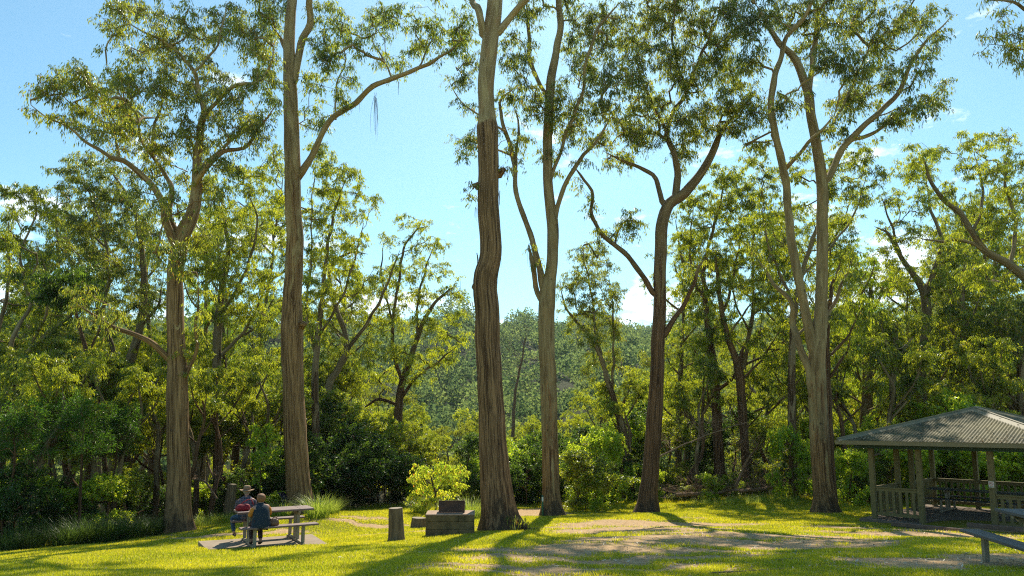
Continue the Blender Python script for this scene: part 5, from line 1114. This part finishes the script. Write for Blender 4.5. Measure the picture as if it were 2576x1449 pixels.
# ================================================================== gazebo
GZ0 = CAMZ - 3.03
def gazebo():
    root = empty('gazebo', (GA[0], GA[1], GZ0), math.atan2(-.76, .65), 'olive-painted open gazebo with a corrugated hip roof at the right', 'gazebo')
    BX, BY = 4.7, 5.4; xs_ = [0, 1.4, 3.3, 4.7]; ys_ = [0, 2.06, 3.35, 5.4]; PH = 2.36
    m = MB(); m.poly([(-.35, -.35), (BX + .35, -.35), (BX + .35, BY + .35), (-.35, BY + .35)], -.5, 0.0); m.build('floor_slab', M['brickpad'], root)
    posts = {}
    def post(x, y):
        m = MB(); m.box((x, y, PH / 2), (.15, .15, PH), bev=.006); o = m.build('post', M['post'], root); posts[(x, y)] = o; return o
    for x in xs_: post(x, 0); post(x, BY)
    for y in ys_[1:-1]: post(0, y); post(BX, y)
    def rail(a, b):
        a, b = np.array(a, float), np.array(b, float); u = (b - a) / np.linalg.norm(b - a); a = a + u * .075; b = b - u * .075; L = np.linalg.norm(b - a); c = (a + b) / 2; rz = math.atan2(u[1], u[0])
        m = MB(); m.box((c[0], c[1], 1.0), (L, .10, .045), rz, bev=.005); m.box((c[0], c[1], .935), (L, .04, .085), rz); mb2 = MB(); mb2.box((c[0], c[1], .17), (L, .045, .10), rz); mb2.build('bottom_rail', M['post'], root)
        r_ = m.build('railing', M['post'], root)
        n = max(3, int(L / .19)); m = MB()
        for k in range(n):
            q = a + u * L * (k + .7) / (n + .4); m.box((q[0], q[1], .56), (.075, .03, .69), rz)
        m.build('balusters', M['post'], r_)
    for a, b in [((0, 0), (1.4, 0)), ((3.3, 0), (4.7, 0)), ((0, 0), (0, 2.06)), ((0, 3.35), (0, BY)), ((0, BY), (1.4, BY)), ((1.4, BY), (3.3, BY)), ((3.3, BY), (BX, BY)), ((BX, 0), (BX, 2.06)), ((BX, 3.35), (BX, BY))]: rail(a, b)
    o = .74; x0, x1, y0, y1 = -o, BX + o, -o, BY + o; ze = 2.50; run = (x1 - x0) / 2; rise = 1.02; ym = (y0 + y1) / 2; hr = (y1 - y0 - 2 * run) / 2
    Rg = [((x0 + x1) / 2, ym - hr), ((x0 + x1) / 2, ym + hr)]
    E = [(x0, y0), (x1, y0), (x1, y1), (x0, y1)]
    for f in range(4):
        a, b = np.array(E[f]), np.array(E[(f + 1) % 4]); L = np.linalg.norm(b - a); u = (b - a) / L; inw = np.array([-u[1], u[0]])
        nc = int(L / .0225); s = np.linspace(0, L, nc + 1); reach = np.minimum(np.minimum(s, L - s), run)
        wv = .015 * np.sin(s * 2 * PI / .09)
        tt = np.linspace(0, 1, 7)
        S, T = np.meshgrid(s, tt); D = T * reach[None]
        Xp = a[0] + u[0] * S + inw[0] * D; Yp = a[1] + u[1] * S + inw[1] * D; Zp = ze + D * rise / run + wv[None] * np.cos(math.atan(rise / run))
        V = np.stack([Xp, Yp, Zp], -1).reshape(-1, 3); nx = nc + 1
        i = (np.arange(6)[:, None] * nx + np.arange(nc)[None]).reshape(-1)
        mesh_np('roof_panel', V, np.stack([i, i + 1, i + nx + 1, i + nx], 1), [M['roof']], smooth_=True, parent=root)
    rg = np.random.default_rng(88); nL = 420; ss = rg.uniform(.4, x1 - x0 - .4, nL); dd = (rg.random(nL) ** 2.6) * np.minimum(np.minimum(ss, x1 - x0 - ss), run) * .9 + .03
    pl_ = np.stack([x0 + ss, y0 + dd, ze + dd * rise / run + .022 + .015 * rg.random(nL)], 1); dv = rvec(rg, nL); dv[:, 2] *= .25; LV, LF = leaves_from(pl_, unit(dv), .10, .022, rg)
    setp(mesh_np('roof_litter', LV, LF, [M['litter']], attrs={'var': ('FACE', 'FLOAT', rg.random(nL) ** .7)}, parent=root), kind='stuff')
    hips = [(E[0], Rg[0]), (E[1], Rg[0]), (E[2], Rg[1]), (E[3], Rg[1]), (Rg[0], Rg[1])]
    for k, (e, r_) in enumerate(hips):
        e3 = np.array([e[0], e[1], ze + (0 if k < 4 else rise)]); r3 = np.array([r_[0], r_[1], ze + rise]); dr = unit(r3 - e3); sd = unit(np.cross(dr, [0, 0, 1.])); dn = np.array([0, 0, -.17 * rise / run])
        m = MB(); up = np.array([0, 0, .045]); lo = np.array([0, 0, .018])
        pts = []
        for c in (e3, r3): pts += [c + up - sd * .03, c + up + sd * .03, c + lo + sd * .17 + dn, c + lo - sd * .17 + dn]
        m.add([q.tolist() for q in pts], [(0, 4, 5, 1), (1, 5, 6, 2), (0, 3, 7, 4), (0, 1, 2, 3), (4, 7, 6, 5)]); m.tube([(e3 + up + [0, 0, .005]).tolist(), (r3 + up + [0, 0, .005]).tolist()], .035, 8); m.build('ridge_cap', M['ridgecap'], root)
    for f in range(4):
        a, b = np.array(E[f]), np.array(E[(f + 1) % 4]); L = np.linalg.norm(b - a); u = (b - a) / L; out = np.array([u[1], -u[0]]); c = (a + b) / 2 + out * .055; rz = math.atan2(u[1], u[0])
        m = MB(); m.box((c[0], c[1], ze - .065), (L + .105 * 1 - .004, .006, .13), rz); m.box((c[0] - out[0] * .05, c[1] - out[1] * .05, ze - .128), (L - .01, .098, .006), rz); m.box((c[0] + out[0] * .006, c[1] + out[1] * .006, ze - .006), (L + .11, .016, .014), rz)
        m.build('gutter', M['gutter'], root)
        c2 = (a + b) / 2 - out * .42; m = MB(); m.box((c2[0], c2[1], PH + .02 - .05), (L - .70 - (f % 2) * .17, .09, .16), rz); m.build('eave_beam', M['green_trim'], root)
        c3 = (a + b) / 2 - out * .22; m = MB(); m.box((c3[0], c3[1], ze - .1), (L - .46 - (f % 2) * .04, .36, .012), rz); m.build('soffit', M['green_trim'], root)
    # engraved letters, one post each
    for (x, word) in ((1.4, 'MARYS'), (3.3, 'FALLS')):
        for k, ch in enumerate(word):
            cu = bpy.data.curves.new('lettering', 'FONT'); cu.body = ch; cu.size = .125; cu.extrude = .0015; cu.align_x = 'CENTER'; cu.materials.append(M['engrave'])
            tm_ = bpy.data.objects.new('tmp', cu); COL.objects.link(tm_); bpy.context.view_layer.update(); me_ = bpy.data.meshes.new_from_object(tm_); bpy.data.objects.remove(tm_); t = bpy.data.objects.new('lettering', me_); COL.objects.link(t); t.parent = posts[(x, 0)]; t.rotation_euler = (PI / 2, 0, 0); t.location = (x - .01, -.0775, 1.86 - k * .36)
    sg = MB(); sg.box((3.3, -.079, 1.30), (.135, .006, .17)); so = sg.build('no_smoking_sign', M['sign_white'], root)
    m = MB(); cz = 1.32; n = 20; ring = []
    for k in range(n):
        a = 2 * PI * k / n; ring += [(3.3 + .052 * math.cos(a), -.0835, cz + .052 * math.sin(a)), (3.3 + .042 * math.cos(a), -.0835, cz + .042 * math.sin(a))]
    m.add(ring, [(2 * k, 2 * ((k + 1) % n), 2 * ((k + 1) % n) + 1, 2 * k + 1) for k in range(n)]); Mx = __import__('mathutils').Matrix.Rotation(R(45), 4, 'Y'); m.box((3.3, -.084, cz), (.09, .002, .01), M=Mx); m.build('red_ring', M['sign_red'], so)
    m = MB(); m.box((3.295, -.083, cz), (.055, .001, .011)); m.box((3.3, -.083, 1.245), (.1, .001, .012)); m.build('symbol', M['ink'], so)
gazebo()
def gl(u, w, z=0): q = GA + GU * u + GW * w; return (q[0], q[1], GZ0 + z)
picnic('picnic_table', 'dark long picnic table under the gazebo roof', gl(1.75, 4.05, .002), math.atan2(-.76, .65), L=2.9, pl='plank_dark')
def kerb(a, b, label, h=.12):
    pa, pb = P(a[0] / 1.4907, a[1] / 1.4907, a[2]), P(b[0] / 1.4907, b[1] / 1.4907, b[2]); za, zb = pa[2], pb[2]
    d = pb - pa; L = math.hypot(d[0], d[1]); m = MB(); m.box((L / 2, .07, -.06), (L, .14, h), bev=.012)
    o = m.build('timber_kerb', M['kerbwood']); o.location = pa; o.rotation_euler = (0, -math.atan2(d[2], L), math.atan2(d[1], d[0])); setp(o, label, 'kerb')
kerb((3340, 1957, 20.6), (3604, 1983, 18.6), 'red-brown timber kerb in front of the gazebo opening')
kerb((3623, 1960, 19.6), (3880, 1983, 18.2), 'timber kerb behind the weathered grey picnic table')

# ================================================================== the couple and their things
def skin_fig(name, V, E, Rd, mat, parent, root=0, sub=2):
    import bmesh
    me = bpy.data.meshes.new(name); bm = bmesh.new(); lay = bm.verts.layers.skin.verify()
    vs = []
    for i, (v, r_) in enumerate(zip(V, Rd)):
        q = bm.verts.new(v); q[lay].radius = (r_, r_) if not isinstance(r_, tuple) else r_; q[lay].use_root = (i == root); vs.append(q)
    for a, b in E: bm.edges.new((vs[a], vs[b]))
    bm.to_mesh(me); bm.free(); me.materials.append(M[mat])
    o = bpy.data.objects.new(name, me); COL.objects.link(o); o.parent = parent
    k = o.modifiers.new('skin', 'SKIN'); k.use_smooth_shade = True
    s = o.modifiers.new('sub', 'SUBSURF'); s.levels = s.render_levels = sub
    return o
def loft(name, rings, mat, parent, n=20, close=True):
    """rings: (cx,cy,cz,rx,ry)"""
    m = MB(); V = []
    for (cx, cy, cz, rx, ry) in rings:
        for k in range(n):
            a = 2 * PI * k / n; V.append((cx + rx * math.cos(a), cy + ry * math.sin(a), cz))
    F = [(i * n + k, i * n + (k + 1) % n, (i + 1) * n + (k + 1) % n, (i + 1) * n + k) for i in range(len(rings) - 1) for k in range(n)]
    F += [tuple(range(n - 1, -1, -1)), tuple(range((len(rings) - 1) * n, len(rings) * n))]
    m.add(V, F); o = m.build(name, M[mat], parent, True); return o
def chain(V, E, Rd, start, pts):
    prev = start; out = []
    for (p_, r_) in pts:
        V.append(p_); Rd.append(r_); i = len(V) - 1; E.append((prev, i)); prev = i; out.append(i)
    return out
def hand(V, E, Rd, wrist, d, side):
    """palm and five fingers: d forward direction, side +1 right"""
    w = np.array(V[wrist]); f = np.array(d) / np.linalg.norm(d); s = np.array([f[1], -f[0], 0]) * side
    pm, = chain(V, E, Rd, wrist, [(tuple(w + f * .05), .026)]); p0 = np.array(V[pm])
    for k, (o_, l_) in enumerate([(-.027, .055), (-.009, .068), (.009, .072), (.026, .062)]):
        a = p0 + f * .03 + s * o_
        chain(V, E, Rd, pm, [(tuple(a), .009), (tuple(a + f * l_ * .55 + np.array([0, 0, .004])), .0085), (tuple(a + f * l_ + np.array([0, 0, -.016])), .007)])
    a = w + f * .035 - s * .035; chain(V, E, Rd, pm, [(tuple(a), .011), (tuple(a + f * .03 - s * .018), .0095), (tuple(a + f * .055 - s * .012), .008)])
def person(label, loc, rz, sc, P_, clothes):
    root = empty('person', loc, rz, label, 'person'); root.scale = (sc,) * 3
    V = [P_['pelvis']]; E = []; Rd = [.13]
    wa, ch, nb = chain(V, E, Rd, 0, [(P_['waist'], .12), (P_['chest'], .14), (P_['neckb'], .07)])
    nk, hd, tp = chain(V, E, Rd, nb, [(P_['neck'], .052), (P_['head'], .088), (P_['top'], .06)])
    h = np.array(P_['head']); f = np.array(P_['face']); f = f / np.linalg.norm(f); s = np.array([f[1], -f[0], 0])
    chain(V, E, Rd, hd, [(tuple(h + f * .07 - np.array([0, 0, .045])), .04)])
    chain(V, E, Rd, hd, [(tuple(h + f * .098), .012), (tuple(h + f * .118 - np.array([0, 0, .02])), .011)])
    for q in (-1, 1): chain(V, E, Rd, hd, [(tuple(h + s * q * .088 - f * .005), .016), (tuple(h + s * q * .098 + np.array([0, 0, .018])), .013)])
    for q, side in ((P_['armL'], -1), (P_['armR'], 1)):
        ids = chain(V, E, Rd, ch, [(q[0], .056), (q[1], .042), (q[2], .028)]); hand(V, E, Rd, ids[-1], np.array(q[2]) - np.array(q[1]), side)
    for q in (P_['legL'], P_['legR']):
        chain(V, E, Rd, 0, [(q[0], .085), (q[1], .058), (q[2], .04), (q[3], .035)])
    skin_fig('body', V, E, Rd, 'skin', root)
    clothes(root, P_)
    return root
def sleeves(name, arms, mat, root, upto=2, r=(.075, .062, .045)):
    for q in arms:
        V = [q[0]]; E = []; Rd = [r[0]]; m_ = tuple((np.array(q[0]) + np.array(q[1])) / 2)
        chain(V, E, Rd, 0, [(m_, (r[0] + r[1]) / 2), (q[1], r[1])] + ([(tuple(np.array(q[1]) * .1 + np.array(q[2]) * .9), r[2])] if upto == 2 else [])); skin_fig(name, V, E, Rd, mat, root)
def trousers(P_, mat, root, shoe):
    V = [P_['pelvis']]; E = []; Rd = [.15]
    for q in (P_['legL'], P_['legR']): chain(V, E, Rd, 0, [(q[0], .105), (q[1], .075), (tuple(np.array(q[1]) * .5 + np.array(q[2]) * .5), .068), (tuple(np.array(q[1]) * .06 + np.array(q[2]) * .94), .06)])
    skin_fig('trousers', V, E, Rd, mat, root)
    for q in (P_['legL'], P_['legR']):
        a, b = np.array(q[2]), np.array(q[3]); V = [tuple(a)]; E = []; Rd = [.048]; back = a - (b - a) * .25; back[2] = b[2]
        chain(V, E, Rd, 0, [(tuple(back), .036)]); chain(V, E, Rd, 0, [(tuple((a + b) / 2 - np.array([0, 0, .03])), .046), (tuple(b + (b - a) * .2), .036)]); skin_fig('shoe', V, E, Rd, shoe, root)
def tl(x, y, z=0): c, s = math.cos(TZ), math.sin(TZ); return (TC[0] + x * c - y * s, TC[1] + x * s + y * c, TG + z)
PW = dict(pelvis=(0, 0, .60), waist=(0, .01, .76), chest=(0, .05, .93), neckb=(0, .09, 1.06), neck=(.005, .115, 1.12), head=(.01, .14, 1.215), top=(.01, .14, 1.27), face=(-.2, 1, -.25),
          armL=[(-.18, .06, 1.0), (-.27, .10, .79), (-.12, .34, .815)], armR=[(.18, .06, 1.0), (.265, .11, .79), (.10, .37, .815)],
          legL=[(-.10, .03, .57), (-.12, .42, .56), (-.12, .34, .12), (-.12, .44, .05)], legR=[(.10, .03, .57), (.10, .40, .56), (.06, .18, .12), (.06, .28, .05)])
def dress_w(root, q):
    loft('vest', [(0, 0, .47, .235, .165), (0, 0, .50, .25, .18), (0, 0, .58, .245, .175), (0, .01, .70, .225, .16), (0, .03, .82, .215, .15), (0, .05, .92, .212, .145), (0, .07, 1.0, .195, .128), (0, .085, 1.05, .15, .10), (0, .10, 1.085, .085, .075), (0, .105, 1.11, .07, .065)], 'navy', root)
    sleeves('sleeve', (q['armL'], q['armR']), 'orange', root)
    trousers(q, 'maroon', root, 'shoe')
    h = q['head']; loft('hair', [(h[0], h[1] - .035, h[2] - .085, .07, .06), (h[0], h[1] - .035, h[2] - .05, .098, .085), (h[0], h[1] - .03, h[2], .112, .10), (h[0], h[1] - .02, h[2] + .05, .112, .105), (h[0], h[1] - .01, h[2] + .095, .09, .09), (h[0], h[1] - .01, h[2] + .118, .055, .055), (h[0], h[1] - .01, h[2] + .126, .02, .02)], 'hair', root, 16)
x, y, z = tl(-.42, -.70)
z += .045
person('person with short auburn hair, navy vest and orange sleeves, sitting with their back to us', (x, y, z), TZ + R(8), .90, PW, dress_w)
PM = dict(pelvis=(0, 0, .60), waist=(0, .02, .78), chest=(0, .07, .98), neckb=(0, .12, 1.13), neck=(0, .15, 1.19), head=(0, .19, 1.27), top=(0, .19, 1.32), face=(0, 1, -.3),
          armL=[(-.20, .09, 1.06), (-.27, .14, .80), (-.15, .36, .70)], armR=[(.20, .09, 1.06), (.27, .14, .80), (.12, .36, .70)],
          legL=[(-.11, .02, .57), (-.37, .14, .55), (-.28, -.02, .13), (-.26, .10, .055)], legR=[(.11, .02, .57), (.13, .42, .56), (.13, .40, .12), (.13, .52, .055)])
def dress_m(root, q):
    loft('shirt', [(0, 0, .50, .185, .145), (0, 0, .54, .20, .155), (0, .01, .66, .20, .15), (0, .035, .80, .21, .15), (0, .06, .93, .225, .15), (0, .08, 1.03, .225, .145), (0, .10, 1.09, .19, .12), (0, .125, 1.14, .11, .085), (0, .14, 1.175, .066, .062)], 'plaid', root)
    sleeves('sleeve', (q['armL'], q['armR']), 'plaid', root, r=(.085, .068, .05))
    trousers(q, 'jeans', root, 'shoe')
    h = q['head']; loft('hair', [(h[0], h[1] - .03, h[2] - .06, .06, .05), (h[0], h[1] - .03, h[2] - .02, .096, .085), (h[0], h[1] - .01, h[2] + .03, .102, .10), (h[0], h[1], h[2] + .06, .09, .09)], 'hair_grey', root, 16)
    hz = h[2] + .035; n = 28; m = MB(); V = []
    for (r_, dz) in ((.10, .012), (.145, .0), (.185, .004), (.205, .022), (.205, .030), (.18, .012), (.14, .010), (.10, .022)):
        for k in range(n):
            a = 2 * PI * k / n; V.append((h[0] + r_ * math.cos(a), h[1] + r_ * 1.08 * math.sin(a), hz + dz - .02 * abs(math.sin(a)) * (r_ > .15) + .015 * math.cos(a) ** 2 * (r_ > .15)))
    m.add(V, [(i * n + k, i * n + (k + 1) % n, (i + 1) * n + (k + 1) % n, (i + 1) * n + k) for i in range(7) for k in range(n)])
    ht = m.build('hat', M['felt'], root, True)
    loft('hat_crown', [(h[0], h[1], hz + .035, .104, .112), (h[0], h[1], hz + .10, .098, .105), (h[0], h[1], hz + .135, .088, .09), (h[0], h[1], hz + .145, .07, .07), (h[0], h[1], hz + .135, .02, .03)], 'felt', ht)
    loft('hat_band', [(h[0], h[1], hz + .02, .1055, .1135), (h[0], h[1], hz + .045, .1045, .1125)], 'felt_band', ht)
x, y, z = tl(-.56, .68)
z += .085
person('person in a wide tan hat, plaid shirt and jeans, sitting on the far bench', (x, y, z), TZ - R(14), .86, PM, dress_m)
def bag_mesh(name, label, loc, rz, dims, mat, strap, cat, seed):
    root = empty(name, loc, rz, label, cat); lx, ly, lz = dims
    rings = [(0, 0, 0, lx * .42, ly * .4), (0, 0, lz * .1, lx * .5, ly * .5), (0, 0, lz * .5, lx * .5, ly * .48), (lx * .04, 0, lz * .85, lx * .4, ly * .34), (lx * .05, 0, lz, lx * .28, ly * .12)]
    o = loft('bag_body', rings, mat, root, 18)
    m = MB(); m.tube(strap, .012, 6); m.build('strap', M[mat], root, True)
x, y, z = tl(-.74, -.05, .82)
bag_mesh('shoulder_bag', 'soft red cloth bag on the left end of the picnic tabletop', (x, y, z), TZ, (.34, .2, .15), 'redbag', [(-.08, 0, .11), (.0, .02, .19), (.12, .03, .25), (.2, .03, .24), (.24, 0, .12)], 'bag', 1)
x, y, z = tl(-.12, -.70, .506)
bag_mesh('handbag', 'small round brown leather handbag on the near bench', (x, y, z), TZ, (.21, .15, .15), 'leather', [(-.06, 0, .12), (-.03, 0, .19), (.04, 0, .19), (.07, 0, .13)], 'handbag', 2)

# ================================================================== sky, sun, haze, camera
sc = bpy.context.scene
SUN_EL = R(48); SUN_AZ = math.atan((2250 - 1920) / 2560)
hz = MB(); hz.box((0, 270, 60), (1400, 900, 210)); nt = NT('haze_air')
pv = nt.n('ShaderNodeVolumePrincipled', Color=(.86, .93, 1.0, 1), Density=.00013, Anisotropy=.5); nt.t.links.new(pv.outputs[0], nt.out.inputs['Volume'])
setp(hz.build('haze', nt.m), kind='stuff')
wd = bpy.data.worlds.new('World'); sc.world = wd; wd.use_nodes = True; t = wd.node_tree; t.nodes.clear()
def wn(typ, **k):
    nd = t.nodes.new(typ)
    for a, b in k.items():
        if a[0] == '_': setattr(nd, a[1:], b); continue
        q = nd.inputs[int(a[1:])] if a[0] == 'i' and a[1:].isdigit() else nd.inputs[a]
        if isinstance(b, bpy.types.NodeSocket): t.links.new(b, q)
        else: q.default_value = b
    return nd
sky = wn('ShaderNodeTexSky', _sky_type='NISHITA'); sky.sun_disc = False; sky.sun_elevation = SUN_EL; sky.sun_rotation = SUN_AZ; sky.air_density = 1.0; sky.dust_density = .35; sky.ozone_density = 1.6
tint = wn('ShaderNodeMix', _data_type='RGBA', _blend_type='MULTIPLY'); tint.inputs[0].default_value = 1.0; t.links.new(sky.outputs[0], tint.inputs[6]); tint.inputs[7].default_value = (.72, 1.02, .96, 1)
co = wn('ShaderNodeTexCoord').outputs['Generated']
sp = wn('ShaderNodeSeparateXYZ', Vector=co)
mp = wn('ShaderNodeMapping', Vector=co, Scale=(1, 1, 2.4))
n1 = wn('ShaderNodeTexNoise', Vector=mp.outputs[0], Scale=7.5, Detail=8.0, Roughness=.62, Distortion=.15)
low = wn('ShaderNodeMapRange', Value=sp.outputs[2]); low.inputs[1].default_value = .12; low.inputs[2].default_value = .42; low.inputs[3].default_value = .085; low.inputs[4].default_value = -.035
ad = wn('ShaderNodeMath', _operation='ADD', i0=n1.outputs[0], i1=low.outputs[0])
cr = wn('ShaderNodeValToRGB', Fac=ad.outputs[0]); cr.color_ramp.elements[0].position = .585; cr.color_ramp.elements[0].color = (0, 0, 0, 1); cr.color_ramp.elements[1].position = .67; cr.color_ramp.elements[1].color = (.6, .6, .6, 1)
cl = wn('ShaderNodeMix', _data_type='RGBA'); t.links.new(cr.outputs[0], cl.inputs[0]); t.links.new(tint.outputs[2], cl.inputs[6]); cl.inputs[7].default_value = (9.5, 9.7, 10.0, 1)
bg = wn('ShaderNodeBackground', Color=cl.outputs[2], Strength=.125)
ow = wn('ShaderNodeOutputWorld', Surface=bg.outputs[0])
ld = bpy.data.lights.new('sun', 'SUN'); ld.energy = 5.0; ld.angle = R(.5); ld.color = (1.0, .91, .74)
so = bpy.data.objects.new('sun', ld); COL.objects.link(so)
sd = Vector((math.sin(SUN_AZ) * math.cos(SUN_EL), math.cos(SUN_AZ) * math.cos(SUN_EL), math.sin(SUN_EL)))
so.rotation_euler = sd.to_track_quat('Z', 'Y').to_euler()
cam = bpy.data.cameras.new('camera'); cam.sensor_width = 36; cam.lens = 36 * 2560 / 3840; cam.shift_y = 200 / 3840; cam.clip_end = 5000; cam.clip_start = .1
co_ = bpy.data.objects.new('camera', cam); COL.objects.link(co_); co_.location = (0, 0, CAMZ); co_.rotation_euler = (PI / 2 + PITCH, 0, 0); sc.camera = co_
sc.view_settings.view_transform = 'Standard'; sc.view_settings.look = 'None'; sc.view_settings.exposure = .55; sc.view_settings.gamma = 1
cy = sc.cycles; cy.max_bounces = 5; cy.diffuse_bounces = 3; cy.glossy_bounces = 2; cy.transmission_bounces = 4; cy.transparent_max_bounces = 4; cy.volume_bounces = 0; cy.caustics_reflective = False; cy.caustics_refractive = False
cy.use_denoising = False; cy.filter_width = 1.15; cy.sample_clamp_indirect = 6
try: cy.denoising_prefilter = 'ACCURATE'; cy.use_adaptive_sampling = False
except Exception: pass
print('objects', len(bpy.data.objects), 'faces', sum(len(m.polygons) for m in bpy.data.meshes))
